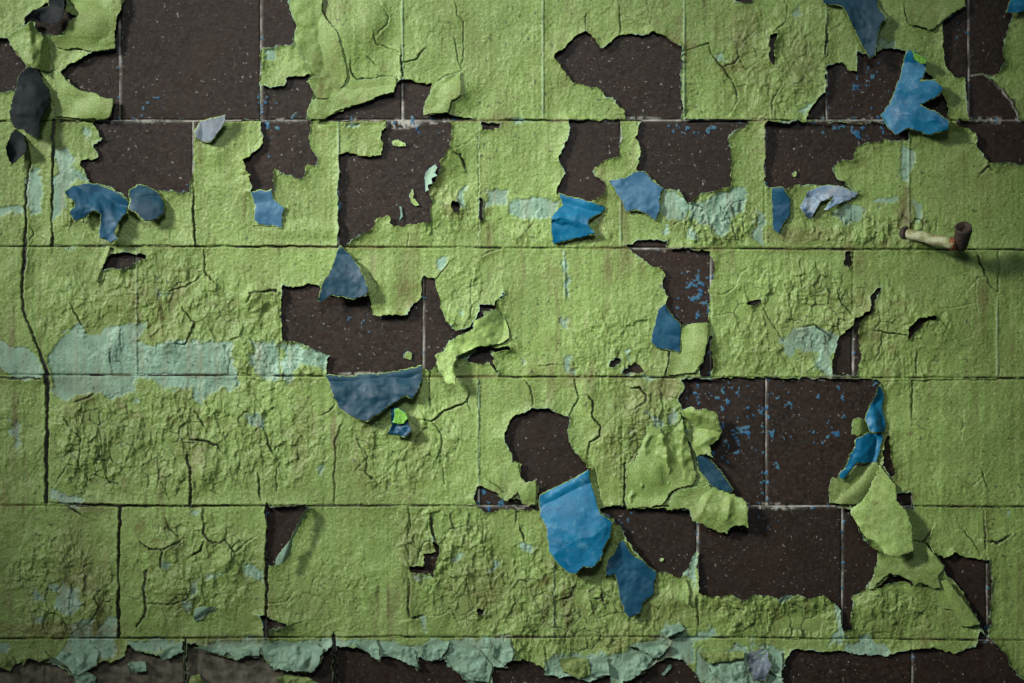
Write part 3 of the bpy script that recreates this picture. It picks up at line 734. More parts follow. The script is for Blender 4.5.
# ------------------------------------------------------------------ curled flakes hanging off the coat
RIM = np.maximum(np.where(BARE > -.5, PH, WH), .5); RIM0 = RIM.copy()
for ax in (0, 1):
    RIM = np.maximum.reduce([np.roll(RIM, k, ax) for k in range(-5, 6, 1)])
for _ in range(2):
    for ax in (0, 1): RIM = sum(np.roll(RIM, k, ax) for k in range(-4, 5)) / 9.
RIM = np.maximum(RIM, RIM0)
def rim_height(X, Y):
    xi = np.clip(np.round((X - X0) / STEP).astype(int), 1, GX.shape[1] - 2); yi = np.clip(np.round((Y - Y0) / STEP).astype(int), 1, GX.shape[0] - 2)
    return RIM[yi, xi]
def flake(kind, label, outline, hinge, lift, front, back, fname, bname, tip=0., curl=0., twist=0., ripple=2., fold=None, h0=2.0, rise=1.7, rag=1.6, seed=1, group=None, step=.8, rip_s=17., wave=0.):
    p = P(outline); hg = P(hinge)
    x = np.arange(p[:, 0].min() - 3, p[:, 0].max() + 3.01, step); y = np.arange(p[:, 1].min() - 3, p[:, 1].max() + 3.01, step)
    X, Y = np.meshgrid(x, y)
    qx = X + rag * (fbm(X, Y, 8, 3, seed) - .5) * 2 + .8 * (fbm(X, Y, 2.6, 2, seed + 1) - .5) * 2
    qy = Y + rag * (fbm(X, Y, 8, 3, seed + 2) - .5) * 2 + .8 * (fbm(X, Y, 2.6, 2, seed + 3) - .5) * 2
    sd = -poly_sd(qx, qy, p)
    u = hg[1] - hg[0]; u = u / (np.hypot(*u) + 1e-9); n = np.array([-u[1], u[0]])
    if ((p.mean(0) - hg[0]) @ n) < 0: n = -n
    tp = (p - hg[0]) @ n; sp_ = (p - hg[0]) @ u
    T = ((X - hg[0][0]) * n[0] + (Y - hg[0][1]) * n[1]) / max(tp.max(), 1e-6)
    S = ((X - hg[0][0]) * u[0] + (Y - hg[0][1]) * u[1]); S = 2 * (S - sp_.min()) / (sp_.max() - sp_.min()) - 1
    t = np.clip(T, 0, 1)
    H = h0 + lift * np.sin(np.pi / 2 * np.clip(t * rise, 0, 1)) + tip * t ** 2 + curl * (np.clip(S, -1.1, 1.1) ** 2 - .2) * sstep(0, .35, t) + twist * S * t
    H = H + .75 * ripple * (fbm(X, Y, rip_s, 3, seed + 5) - .5) * 2 * sstep(-.05, .25, t) + wave * np.sin(S * 5 + t * 2 + seed) * t
    if fold is not None:                                   # ridges and valleys: a line and the height of its crease
        for a, b, hh, w in fold:
            q = P(a + ',' + b); d, tf_, _ = seg_dist(X + 9 * (fbm(X, Y, 16, 3, seed + 7) - .5), Y + 9 * (fbm(X, Y, 16, 3, seed + 8) - .5), q[0], q[1]); H = H + hh * .8 * np.exp(-(d / (w * 1.5)) ** 1.4) * (.25 + 1.3 * fbm(X, Y, 14, 2, seed + 9))
    H = np.maximum(H, rim_height(X, Y) + 1.1 + .25 * (fbm(X, Y, 9, 2, seed + 4)))
    cells = np.ones((X.shape[0] - 1, X.shape[1] - 1), bool)
    root = bpy.data.objects.new(kind, None); COL.objects.link(root)
    root.empty_display_size = .01
    c = hg.mean(0); loc = np.array(to_world(np.array([c[0]]), np.array([c[1]]), np.array([2.0])))[0]
    root.location = loc
    for nm, mat, dh, th, sg in ((fname, front, 0., .4, 0.), (bname, back, .5, .5, .75 if front.name.endswith('blue_undercoat') else .12)):
        o = sheet(nm, X, Y, H - dh, sd + sg * (.35 + fbm(X, Y, 7, 2, seed + 6)) - (0 if sg else .1), cells, {}, mat, th, root)
        o.matrix_parent_inverse.identity()
        me = o.data; n_ = len(me.vertices); co_ = np.empty(n_ * 3, np.float32); me.vertices.foreach_get('co', co_)
        co_ = co_.reshape(-1, 3) - loc.astype(np.float32); me.vertices.foreach_set('co', co_.ravel()); me.update()
    return prop(root, label, 'paint flake', group)
BU, GT = 'blue_undercoat', 'green_topcoat'
def blue(label, outline, hinge, lift, mat, **k): return flake('curled_paint_flake', label, outline, hinge, lift, mat, k.pop('back', M_FLAKE), BU, GT, **k)
def green(label, outline, hinge, lift, mat=None, **k): return flake(k.pop('kind', 'curled_paint_flake'), label, outline, hinge, lift, mat or M_FLAKE, k.pop('back', M_TEAL), GT, 'undercoat', **k)

# top left corner
blue('long navy-black paint curl hanging in the upper left corner, above a small dark leaf',
     'A0 100 258, 140 255, 165 310, 190 345, 190 400, 150 470, 147 532, 120 515, 85 490, 60 490, 38 450, 38 400, 55 350, 70 290', 'A0 100 258, 150 258', 14, M_NAVY, curl=-5, tip=4, seed=1, ripple=3)
blue('small leaf-shaped navy-black paint curl below the long dark curl', 'A0 60 490, 90 510, 103 550, 98 580, 70 600, 48 632, 28 600, 22 560, 35 520', 'A0 40 500, 95 505', 10, M_NAVY, curl=6, seed=2)
blue('dark crumpled paint curl at the top edge over glossy green folds', 'A0 190 -40, 250 -40, 240 50, 225 80, 195 92, 150 80, 110 62, 95 90, 88 75, 130 40, 178 25', 'A0 190 -30, 250 -30', 16, M_NAVY, curl=7, seed=3, ripple=5)
green('glossy folded green paint curl beside the navy-black curls', 'A0 25 140, 70 110, 122 78, 135 110, 150 128, 180 150, 200 265, 190 275, 160 270, 130 258, 120 250, 100 245, 60 195', 'A0 200 140, 200 270', 11, curl=4, ripple=3,
      fold=[('A0 110 90', '125 245', 5, 3.5), ('A0 165 150', '150 250', 5, 3)], seed=4)
green('broad bulging green paint sheet left of the large bare upper tile', 'A0 240 -30, 462 -30, 460 35, 440 68, 434 185, 385 192, 345 197, 325 190, 295 178, 250 190, 215 180, 195 140, 250 128, 262 80, 305 55', 'A0 240 -20, 230 180', 6.5, curl=-3, ripple=3, rise=1.2, seed=5, rag=1)
green('green paint tongue drooping above the joint, under the broad bulging sheet', 'A0 200 268, 228 275, 262 312, 305 345, 365 355, 395 372, 430 376, 428 405, 416 445, 400 454, 330 450, 215 440, 200 380, 225 350', 'A0 200 290, 205 445', 4.5, seed=6, rise=1.2, rag=1)
# second course
blue('small pale grey-blue paint flake turned up on the joint', 'A0 735 500, 760 462, 800 450, 857 435, 850 470, 830 500, 800 535, 770 538, 740 525', 'A0 738 475, 742 530', 10, M_GREY, seed=7, tip=4, ripple=1.5)
blue('blue paint curl with a drooping middle lobe, left one of a touching pair', 'B0 248 85, 275 60, 330 50, 380 58, 410 72, 450 85, 490 120, 482 160, 450 190, 435 230, 445 260, 415 271, 378 255, 385 170, 350 148, 320 180, 285 192, 262 165, 283 140, 285 120, 262 105',
     'B0 300 52, 480 110', 11, M_MID, ripple=5, seed=8, curl=3, tip=3, fold=[('B0 385 165', '385 250', 4, 3)])
blue('rounded deep blue paint curl, right one of a touching pair', 'B0 490 85, 520 58, 560 62, 600 80, 625 130, 620 165, 590 185, 550 188, 520 162, 490 150', 'B0 500 65, 600 78', 9, M_DEEP, seed=9, curl=-4, tip=4)
blue('grey-blue paint flake at the left foot of the second small bare patch', 'B0 952 85, B1 40 78, 82 75, 90 110, 128 142, 122 222, 100 210, 60 206, 12 205, B0 985 205, 962 188, 972 132', 'B0 955 84, B1 82 76', 4, M_DUST, seed=10, back=M_PALE)
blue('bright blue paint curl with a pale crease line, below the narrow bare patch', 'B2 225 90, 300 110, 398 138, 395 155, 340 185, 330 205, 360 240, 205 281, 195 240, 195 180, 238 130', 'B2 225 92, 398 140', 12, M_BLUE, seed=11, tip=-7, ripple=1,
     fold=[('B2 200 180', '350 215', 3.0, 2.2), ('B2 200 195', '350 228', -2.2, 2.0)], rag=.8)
blue('pale blue paint flake lying under a bare patch, right of the creased bright one', 'B2 415 42, 470 35, 510 10, 550 5, 580 40, 620 70, 605 110, 605 165, 590 186, 550 160, 520 155, 480 155, 460 110', 'B2 500 10, 620 68', 5, M_DUST, seed=12, ripple=3)
blue('narrow mid-blue paint flake at the foot of the wide bare strip', 'B3 80 68, 122 65, 150 110, 150 170, 120 205, 110 240, 85 222', 'B3 84 67, 125 65', 4, M_MID, seed=13, rag=1)
blue('crumpled blue and whitish paint flake with a split end, under the wide bare strip', 'B3 188 130, 215 85, 255 62, 300 58, 345 60, 380 80, 406 90, 390 105, 330 125, 290 152, 275 150, 315 95, 262 120, 240 160, 228 180, 195 160', 'B3 230 62, 390 80', 6, M_CHALK, seed=14, ripple=6, rip_s=9)
# top right
blue('dusky blue paint tongue pointing down at the top edge', 'A3 275 -40, 470 -40, 476 20, 510 60, 485 100, 475 150, 470 205, 450 212, 430 190, 410 150, 380 85, 345 22, 275 10', 'A3 280 -30, 470 -30', 10, M_DEEP, seed=15, curl=4, tip=5, ripple=3)
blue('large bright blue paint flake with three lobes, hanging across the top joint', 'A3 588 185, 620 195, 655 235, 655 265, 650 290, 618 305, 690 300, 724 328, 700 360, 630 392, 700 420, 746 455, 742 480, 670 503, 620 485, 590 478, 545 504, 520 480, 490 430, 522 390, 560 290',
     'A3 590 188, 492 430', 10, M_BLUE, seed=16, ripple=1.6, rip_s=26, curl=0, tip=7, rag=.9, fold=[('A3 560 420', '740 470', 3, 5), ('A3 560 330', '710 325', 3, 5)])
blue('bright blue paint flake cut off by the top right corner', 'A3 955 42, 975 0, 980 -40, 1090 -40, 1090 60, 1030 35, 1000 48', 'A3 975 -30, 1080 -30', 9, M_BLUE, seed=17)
# third course
blue('triangular dark blue paint curl with a rubbed pale middle, hung from a joint', 'B1 345 283, 372 310, 432 395, 446 450, 440 476, 395 490, 312 470, 272 500, 256 492, 272 450, 310 370, 330 310', 'B1 330 286, 362 286', 11, M_DEEP, seed=18, tip=3, ripple=3, curl=5)
blue('deep blue paint flake below the bare tile corner, beside the green tongue', 'B2 600 530, 625 510, 645 540, 680 580, 690 605, 682 660, C2 685 10, 680 48, 640 35, 600 30, 573 8, B2 578 620', 'B2 600 530, 690 600', 4, M_MID, seed=19, rag=1)
green('green paint tongue with torn vertical rim, right of the deep blue flake', 'B2 690 600, 740 578, 785 582, 790 640, C2 785 20, 770 80, 740 125, 630 130, 645 80, 650 40, 688 45, B2 684 650', 'B2 690 590, C2 630 120', 5, M_FLAKE, seed=20, rise=1.2)
blue('wide deep blue paint flap folded down under a bare tile', 'C1 285 130, 370 142, 430 130, 560 120, 655 96, 655 150, 640 180, 620 222, 590 210, 560 232, 520 250, 500 270, 450 305, 380 290, 340 260, 310 190', 'C1 288 130, 655 98', 9, M_DEEP, seed=21, ripple=4, tip=3)
blue('tiny twisted blue and lime paint scrap under the wide folded flap', 'C1 535 250, 560 258, 590 272, 613 340, 588 370, 520 356, 540 320, 535 290', 'C1 540 250, 590 265', 9, M_MID, seed=22, ripple=4, rip_s=8, curl=4)
green('twisted green paint curl standing over two small dark gaps', 'B1 735 685, 750 655, 790 632, 850 602, 855 570, 880 560, 930 528, 960 560, 985 600, C1 985 -10, 960 15, 860 28, 830 42, 790 60, 772 100, 778 170, 745 165, 710 95, 705 60', 'B1 985 570, C1 985 0', 13, M_PALE, seed=23, ripple=5, curl=4)
# fourth course
blue('deep slate-blue paint flake behind the ragged green curls', 'C2 740 440, 780 433, 830 490, 885 568, 880 576, 838 575, 790 542, 758 490', 'C2 740 440, 840 575', 5, M_DEEP, seed=24, rag=1)
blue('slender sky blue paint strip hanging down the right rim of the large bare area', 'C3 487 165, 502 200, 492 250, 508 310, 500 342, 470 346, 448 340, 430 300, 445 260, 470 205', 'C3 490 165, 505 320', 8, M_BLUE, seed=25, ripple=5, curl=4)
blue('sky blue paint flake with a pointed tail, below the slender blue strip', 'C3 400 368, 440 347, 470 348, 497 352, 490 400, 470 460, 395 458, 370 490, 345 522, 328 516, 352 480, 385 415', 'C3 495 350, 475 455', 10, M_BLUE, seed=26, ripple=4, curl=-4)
green('small green paint tag between the two sky blue pieces', 'C3 378 298, 410 290, 440 312, 446 345, 400 356, 378 350', 'C3 446 310, 446 350', 9, M_FLAKE, seed=27, step=.6)
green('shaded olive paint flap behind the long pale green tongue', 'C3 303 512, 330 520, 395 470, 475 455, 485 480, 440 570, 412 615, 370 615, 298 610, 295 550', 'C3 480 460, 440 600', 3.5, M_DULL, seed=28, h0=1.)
green('long pale green paint tongue hanging free at the right of the large bare area', 'C3 487 468, 520 510, 545 545, 547 600, 590 648, D3 597 65, 610 110, 613 180, 580 188, 540 202, 500 190, 470 150, 430 122, 400 80, 376 40, 375 5, C3 378 628, 410 612, 440 570',
      'C3 470 480, 530 500', 17, M_PALE, seed=29, curl=-5, tip=4, ripple=2.5)
green('ragged green paint curl rolled out over the upper rim of the large bare area', 'C2 682 265, 740 256, 780 265, 825 278, 832 310, 846 340, 830 382, 800 398, 815 440, 790 430, 745 442, 722 400, 705 370, 742 330, 722 312, 700 290', 'C2 690 270, 740 440', 12, M_FLAKE, seed=30, ripple=5, curl=4, rag=3, fold=[('C2 700 270', '800 300', 5, 3), ('C2 725 330', '835 350', -6, 3), ('C2 740 400', '820 370', 4, 3)])
green('broad green paint flap with frayed lower rim, sagging over the bare joint', 'C2 640 610, 670 575, 740 560, 790 545, 835 572, 880 577, 935 607, 946 640, D2 940 90, 900 85, 875 98, 862 120, 790 88, 730 68, 720 30, 640 20', 'C2 640 600, 830 560', 10, M_FLAKE, seed=31, ripple=4, rag=3, curl=3, fold=[('C2 650 600', '720 570', 5, 3), ('C2 800 560', '780 660', 4, 3.5), ('C2 870 590', '850 680', 4, 3)])
green('creased green paint sheet puckered beside the rounded bare hole', 'C2 560 330, 600 335, 640 375, 690 300, 715 380, 745 510, 740 545, 680 560, 650 575, 620 620, 560 635, 480 640, 485 520, 480 475, 520 455', 'C2 480 640, 620 625', 4, M_FLAKE, seed=32, ripple=5, rip_s=14, rag=2, wave=1.5,
      fold=[('C2 500 490', '492 620', 5, 3), ('C2 560 370', '535 570', 5, 3), ('C2 612 365', '640 540', 6, 3.5), ('C2 690 320', '705 530', 5, 3.5), ('C2 585 400', '590 600', -3, 3)])
green('small ragged green scrap under the rounded bare hole', 'C2 -20 590, 15 580, 15 510, 40 458, 75 470, 80 520, 100 545, 138 530, 138 625, 100 628, 80 605, 70 570, 30 610', 'C2 -20 560, 60 470', 6, M_FLAKE, seed=33, ripple=3, rag=2.5)
# around the lower joint
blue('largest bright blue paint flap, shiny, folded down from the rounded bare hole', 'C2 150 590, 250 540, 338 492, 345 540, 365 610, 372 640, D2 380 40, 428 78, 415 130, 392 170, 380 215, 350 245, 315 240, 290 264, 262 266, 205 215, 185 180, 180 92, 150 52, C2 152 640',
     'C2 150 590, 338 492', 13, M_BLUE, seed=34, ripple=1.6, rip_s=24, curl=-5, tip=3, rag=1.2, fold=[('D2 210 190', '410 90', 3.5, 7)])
blue('long dull blue paint flake beside the largest bright flap', 'D2 460 140, 500 190, 590 262, 586 340, 540 385, 530 415, 490 433, 470 410, 450 330, 435 270, 402 276, 412 225, 440 175', 'D2 470 140, 590 262', 6, M_MID, seed=35, ripple=3, tip=3)
green('folded triangular paint edge standing out beside the dark triangular gap', 'D1 224 15, 214 18, 172 95, 152 140, 118 180, 96 214, 98 238, 128 228, 152 195, 163 140, 185 95', 'D1 230 20, 165 190', 17, M_TEAL, seed=36, back=M_DULL, rag=.6, step=.5)
green('thin sliver of pale green paint hanging below a bare tile', 'D2 690 285, 706 292, 718 330, 716 388, 708 384, 695 330', 'D2 690 285, 708 290', 7, M_PALE, seed=37, rag=.6, step=.5)
green('slanting green paint strip crossing the lower right bare corner', 'D3 700 320, 715 295, 735 285, 770 330, 860 450, 835 460, 790 462, 760 400, 730 400, 700 380', 'D3 700 310, 790 460', 7, M_FLAKE, seed=38, rag=1.2)
green('arched green paint curl lifting above a dark slit near the lower right corner', 'D3 480 190, 540 200, 600 175, 650 150, 690 200, 725 240, 705 270, 715 318, 690 322, 640 300, 622 308, 590 280, 560 268, 520 262, 495 288, 462 318, 440 325, 465 270', 'D3 520 195, 700 200', 7, M_FLAKE, seed=39, rag=2)
green('short curled paint lip with teal edge, in the cracked green square', 'D0 735 430, 740 400, 760 393, 822 396, 800 412, 770 440, 745 452', 'D0 822 398, 745 452', 6, M_TEAL, seed=40, back=M_FLAKE, step=.6)
green('green paint strip hanging beside the small dark slot under the drooping blue curl', 'B0 405 288, 420 292, 400 345, 380 390, 366 424, 358 415, 378 360', 'B0 405 290, 420 292', 5, M_PALE, seed=41, rag=.5, step=.5)
green('rolled green paint tongue curling over bare tile below the top sheet', 'A1 218 450, 215 420, 235 380, 300 360, 370 325, 380 305, 470 300, 548 290, 556 318, 545 350, 475 368, 440 390, 385 402, 330 420, 285 450', 'A1 370 310, 548 292', 5, M_FLAKE, seed=42, rag=1, curl=4)
green('wide bowed green paint sheet overhanging the bare strip near the top', 'A1 180 180, 170 130, 178 95, 160 60, 145 -40, 270 -40, 275 50, 300 85, 330 120, 350 200, 370 290, 330 370, 250 375, 236 335, 215 308, 240 290, 280 298, 230 270', 'A1 330 0, 370 300', 7, M_FLAKE, seed=43, rag=.8, ripple=3, rise=1.0)
green('smooth rounded green paint flap with a dark rim, in the top right', 'A3 580 40, 600 -40, 800 -40, 806 25, 760 48, 722 75, 690 105, 668 112, 635 98, 595 88', 'A3 600 -30, 800 -30', 6, M_FLAKE, seed=44, rag=.8, rise=1.1)
green('drooping green paint lip right of the first top bare strip', 'A1 800 275, 800 360, 765 385, 752 428, 700 430, 662 436, 658 425, 668 385, 685 345, 705 318, 745 290', 'A1 805 280, 760 425', 5, M_FLAKE, seed=45, rag=.8)

# ------------------------------------------------------------------ fringe of paint scales along the foot of the wall, each scale its own
SCALES = [
 ('stiff teal paint scale curling at the wall foot under the worn patch', 'D0 210 590, 240 560, 290 580, 350 540, 372 560, 365 620, 330 635, 300 660, 270 640, 240 612', M_TEAL, 6),
 ('small teal paint scale standing over the dark lower tile at far left', 'D0 485 605, 556 600, 558 636, 530 642, 488 640', M_TEAL, 5),
 ('long bent teal paint scale below the cracked green square', 'D0 870 570, 900 552, 985 548, 985 585, 930 580, 895 600', M_TEAL, 6),
 ('grey-green paint scale tucked under the joint next to the long bent one', 'D0 735 545, 800 540, 840 555, 868 560, 850 580, 800 568, 740 552', M_TEAL, 4),
 ('broad teal paint scale left of the dark lower joint', 'D1 45 545, 120 525, 250 530, 280 550, 262 610, 245 640, 160 640, 90 630, 55 590', M_TEAL, 6),
 ('pointed teal paint scale hanging furthest left of the middle lower tile', 'D1 400 525, 480 520, 490 560, 498 595, 480 592, 440 565, 410 550', M_TEAL, 5),
 ('pointed teal paint scale hanging over the middle lower tile', 'D1 500 530, 570 530, 625 560, 645 636, 600 612, 550 585, 505 575', M_TEAL, 6),
 ('curved teal paint scale beside the pointed ones', 'D1 648 545, 690 520, 755 520, 752 560, 720 592, 690 604, 655 590', M_TEAL, 6),
 ('large ragged teal paint scale reaching the bottom edge', 'D1 755 540, 830 535, 865 550, 920 620, 912 683, 830 672, 770 630, 748 590', M_TEAL, 5),
 ('rolled grey-green paint scale at the wall foot beside the ragged teal one', 'D1 930 540, 985 515, D2 40 520, 52 570, 48 600, 10 618, D1 960 610, 920 580', M_TEAL, 6),
 ('olive-grey paint scale between two bare lower tiles', 'D2 225 595, 290 585, 335 590, 342 655, 300 668, 240 640', M_DULL, 5),
 ('teal paint scale standing next to the olive-grey scale', 'D2 340 590, 410 585, 418 655, 350 665', M_TEAL, 5),
 ('pale teal paint scale with a sharp point, before the rounded lower bare spot', 'D2 470 575, 540 560, 582 590, 560 625, 510 665, 472 680', M_TEAL, 6),
 ('upturned teal paint scale above the rounded lower bare spot', 'D2 500 545, 560 530, 640 540, 625 575, 590 592, 560 572', M_TEAL, 6),
 ('pale teal paint scale folded upward on the lowest joint', 'D2 610 490, 640 458, 690 462, 702 485, 650 500, 630 510', M_TEAL, 6),
 ('brownish paint scale under the lowest joint, right of the rounded bare spot', 'D2 760 560, 850 560, 930 565, 925 590, 850 600, 780 610', M_DULL, 5),
 ('wide green-grey paint scale at the bottom edge beside a blue-grey one', 'D2 790 605, 930 600, 945 680, 860 690, 800 640', M_TEAL, 5),
 ('blue-grey paint scale left of the broad lower bare tile', 'D2 940 570, D3 60 540, 80 600, 60 665, 10 660, D2 945 640', M_GREY, 5),
 ('dull olive paint scale over dim plaster, at the extreme lower left corner', 'D0 -40 560, 40 575, 62 606, 40 640, 0 622, -40 630', M_DULL, 5),
 ('bent olive paint scale beside the one in the lower left corner', 'D0 72 590, 110 555, 165 560, 185 590, 150 606, 112 590, 85 618', M_DULL, 6),
 ('dingy curled paint scale at the very bottom, under the worn teal patch', 'D0 280 655, 340 640, 372 665, 360 700, 290 700', M_TEAL, 5),
 ('thin grey-green paint scale leaning on the dark lower joint', 'D0 600 575, 640 545, 692 530, 694 560, 650 585, 618 600', M_TEAL, 5),
 ('dingy rounded paint scale at the bottom edge, right of the dark lower joint', 'D0 715 690, 725 655, 755 650, 775 690', M_DULL, 6),
 ('curled brown-grey paint scale at the bottom edge under the broad teal one', 'D1 100 665, 160 650, 215 660, 260 690, 120 690', M_DULL, 6),
 ('narrow grey-green paint scale above the broad bare lower tile, beside its corner', 'D3 20 575, 60 545, 118 560, 124 600, 112 650, 60 620', M_TEAL, 5),
]
for i, (lab, out, mat, lf) in enumerate(SCALES):
    q = P(out); a = q[q[:, 1].argsort()][:2]
    x_lo, x_hi, y_lo = q[:, 0].min(), q[:, 0].max(), q[:, 1].min()
    flake('paint_scale', lab, out, 'G %f %f, %f %f' % (x_lo, y_lo, x_hi, y_lo), lf, mat, M_DULL if mat is not M_DULL else M_TEAL, 'face_coat', 'back_coat', seed=50 + i, ripple=5, rip_s=9, curl=3.5 * (1 if i % 2 else -1), rag=1.8)


# little chips still stuck to bare tile
CHIPS = [('lone pale green paint chip on the bare tile beside a square green lip', 'A1 538 535, 560 530, 590 545, 592 555, 565 558, 545 550', M_PALE),
 ('bent cream paint chip stuck on the large bare tile of the second course', 'B1 604 100, 614 68, 622 80, 618 105, 640 132, 628 140, 610 120', M_PALE),
 ('thin grey paint chip below the bent cream chip', 'B1 566 140, 576 142, 580 175, 568 192, 572 165', M_TEAL),
 ('tiny cream paint chip on the wide bare strip of the second course', 'A3 155 650, 168 638, 176 645, 172 658, 160 658', M_PALE),
 ('small green paint chip low on the bare tile above the wide folded flap', 'C1 580 60, 600 42, 618 50, 612 76, 590 72', M_FLAKE),
 ('whitish paint chip in the rounded lower bare spot', 'D2 614 652, 640 616, 652 612, 648 630, 625 655', M_TEAL),
 ('yellowish paint dot on the bare tile right of the long dull blue flake', 'D2 606 212, 615 206, 623 212, 620 222, 609 222', M_PALE),
 ('frayed teal paint chip on bare tile, just above the bent cream chip', 'A1 662 680, 670 650, 690 632, 704 622, 712 640, 700 655, 712 668, 692 676, 690 696, 676 700, 680 720, 668 728, 664 704', M_TEAL),
 ('cream paint crumb lying on the hinge of the wide folded flap', 'C1 465 132, 490 124, 508 126, 500 134, 480 140', M_PALE)]
for i, (lab, out, mat) in enumerate(CHIPS):
    q = P(out); flake('paint_chip', lab, out, 'G %f %f, %f %f' % (q[:, 0].min(), q[:, 1].min(), q[:, 0].max(), q[:, 1].min()), 1.2, mat, M_BLUE, 'face_coat', 'back_coat', h0=.8, seed=80 + i, rag=.5, step=.4, ripple=.8, rip_s=5)
    o = [x for x in COL.objects if x.get('label') == lab][0]; o['category'] = 'paint chip'

for lab, out, hg, hh, sd_ in [('lime green paint chip on top of the three-lobed bright blue flake', 'A3 606 192, 640 205, 660 225, 655 240, 632 236, 612 222', 'G 910 52, 926 58', 16, 95),
 ('lime green paint shred above the tiny twisted blue scrap', 'C1 545 262, 562 258, 590 275, 600 300, 585 318, 560 320, 540 312, 548 290', 'C1 545 262, 590 270', 13, 96)]:
    o = flake('paint_chip', lab, out, hg, 1.5, M_LIME, M_BLUE, 'face_coat', 'back_coat', h0=hh, seed=sd_, rag=.5, step=.4, ripple=2, rip_s=6); o['category'] = 'paint chip'

# ------------------------------------------------------------------ rusty pipe stub sticking out of the wall
def M_pipe(name, a, b, c, lo, hi, rough):
    t = NT(name); col = t.mix(t.ramp(t.noise(110, 5, .65), lo, hi), srgb(*a), srgb(*b)); col = t.mix(t.ramp(t.noise(200, 4, .7), .55, .68), col, srgb(*c))
    t.bump(t.noise(260, 5, .7), .0016, .9); return t.fin(col, rough, .4)
M_ROD = M_pipe('peeling_painted_iron', (158, 162, 130), (112, 120, 74), (132, 74, 36), .42, .58, .65)
M_RUST = M_pipe('orange_rust', (150, 92, 44), (92, 54, 32), (150, 146, 116), .4, .6, .8)
M_IRON = M_pipe('dark_corroded_iron', (40, 34, 30), (58, 46, 38), (84, 56, 40), .4, .65, .7)
from mathutils import Vector, noise as mnoise
def tube(name, pts, radii, mat, parent, seg=28, lump=.5, hollow=0.0):
    V = []; F = []; c = [Vector(place(*p)) for p in pts]
    d0 = (c[-1] - c[0]).normalized(); up = Vector((0, 0, 1)) if abs(d0.z) < .9 else Vector((1, 0, 0))
    for i, q in enumerate(c):
        d = (c[min(i + 1, len(c) - 1)] - c[max(i - 1, 0)]).normalized(); a = d.cross(up).normalized(); b = d.cross(a)
        for j in range(seg):
            an = 2 * math.pi * j / seg; dr = a * math.cos(an) + b * math.sin(an)
            r = radii[i] / 1000. * (1 + .16 * lump * mnoise.noise((q + dr * .006) * 190)); V.append(q + dr * r)
    for i in range(len(c) - 1):
        for j in range(seg): F.append((i * seg + j, i * seg + (j + 1) % seg, (i + 1) * seg + (j + 1) % seg, (i + 1) * seg + j))
    n = (len(c) - 1) * seg
    if hollow:
        d = (c[-1] - c[-2]).normalized()
        for j in range(seg): V.append(c[-1] + (V[n + j] - c[-1]) * hollow)
        m = len(V) - seg
        for j in range(seg): V.append(c[-1] + (V[n + j] - c[-1]) * hollow - d * .006)
        for j in range(seg):
            F.append((n + j, n + (j + 1) % seg, m + (j + 1) % seg, m + j)); F.append((m + j, m + (j + 1) % seg, m + seg + (j + 1) % seg, m + seg + j))
        F.append(tuple(m + seg + j for j in range(seg)))
    else: F.append(tuple(n + j for j in range(seg)))
    F.append(tuple(reversed(range(seg))))
    loc = parent.location
    me = bpy.data.meshes.new(name); me.from_pydata([v - loc for v in V], [], F); me.materials.append(mat); me.update()
    for f in me.polygons: f.use_smooth = len(f.vertices) == 4
    o = bpy.data.objects.new(name, me); COL.objects.link(o); o.parent = parent; return o
pipe = bpy.data.objects.new('pipe_stub', None); COL.objects.link(pipe); pipe.empty_display_size = .02
b0 = P('B3 585 237, 690 258, 765 278')
pipe.location = place(b0[0][0], b0[0][1], 0)
prop(pipe, 'rusty bent pipe stub with peeling green paint and dark open end, projecting from the wall', 'pipe')
tube('wall_collar', [(b0[0][0] - 1, b0[0][1] - .5, 0), (b0[0][0], b0[0][1], 3.6), (b0[0][0] + 1, b0[0][1], 4.8)], [7.2, 7.0, 5.8], M_IRON, pipe)
n = 14
sh = [(b0[0][0] + (b0[2][0] - b0[0][0]) * i / n, b0[0][1] + (b0[2][1] - b0[0][1]) * i / n + .5 * math.sin(i), 1 + 36 * (i / n)) for i in range(n + 1)]
tube('pipe_shaft', sh, [5.4 + .35 * math.sin(i * 1.7) for i in range(n + 1)], M_ROD, pipe, lump=.9)
k0 = P('B3 783 292, 797 230, 799 214')
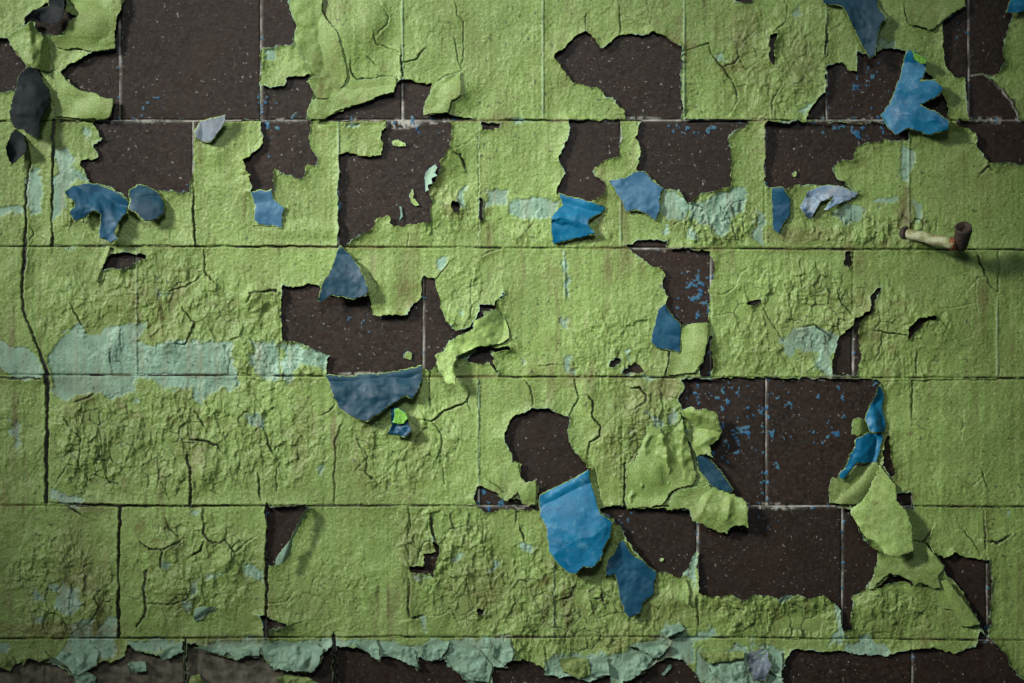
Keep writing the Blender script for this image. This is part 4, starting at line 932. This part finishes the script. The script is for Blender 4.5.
tube('pipe_end', [(k0[0][0], k0[0][1], 30), (k0[0][0] + .8, k0[0][1] - 4, 32.5), (k0[1][0] - .5, k0[1][1] + 3, 40), (k0[1][0] + .4, k0[1][1] - 2, 43), (k0[2][0], k0[2][1], 45)], [6.4, 7.4, 7.9, 8.2, 8.3], M_IRON, pipe, lump=.7, hollow=.8)
c0 = P('B3 745 272, 772 280')
tube('rust_band', [(c0[0][0], c0[0][1], 32), (c0[0][0] + 3, c0[0][1] + 1, 34), (c0[1][0], c0[1][1], 37)], [5.6, 6.3, 6.0], M_RUST, pipe, lump=1.)
# ------------------------------------------------------------------ camera and light
cam = bpy.data.cameras.new('camera'); co = bpy.data.objects.new('camera', cam); COL.objects.link(co)
cam.sensor_width = 36; cam.lens = 36 * DIST / 1024.0; co.location = (0, -DIST / 1000., ZC); co.rotation_euler = (math.pi / 2, 0, 0)
cam.clip_start = .05
sc.camera = co
def area(name, loc, target, w, h, power, col):
    L = bpy.data.lights.new(name, 'AREA'); L.shape = 'RECTANGLE'; L.size = w; L.size_y = h; L.energy = power; L.color = col
    o = bpy.data.objects.new(name, L); COL.objects.link(o); o.location = loc
    from mathutils import Vector
    o.rotation_euler = (Vector(target) - Vector(loc)).to_track_quat('-Z', 'Y').to_euler()
    return o
k = area('assumed_key_light', (-3.0, -2.1, 3.15), (-.05, 0, 1.54), .6, .7, 3.75, (1, .985, .95)); k.data.spread = math.radians(15.5)  # assumed unseen upper-left key; spread narrowed to pool light mid-wall and dim the edges
r = area('centre_fill', (-.15, -2.3, 2.9), (-.05, 0, 1.53), .8, .7, 1.3, (.96, 1, 1)); r.data.spread = math.radians(25)  # added soft fill with no source of its own, brightens the middle of the wall
w = bpy.data.worlds.new('world'); sc.world = w; w.use_nodes = True
w.node_tree.nodes['Background'].inputs[0].default_value = (.75, .85, .9, 1); w.node_tree.nodes['Background'].inputs[1].default_value = .07
vs = sc.view_settings; vs.view_transform = 'Standard'; vs.look = 'None'; vs.exposure = 0; vs.gamma = 1; vs.use_curve_mapping = False
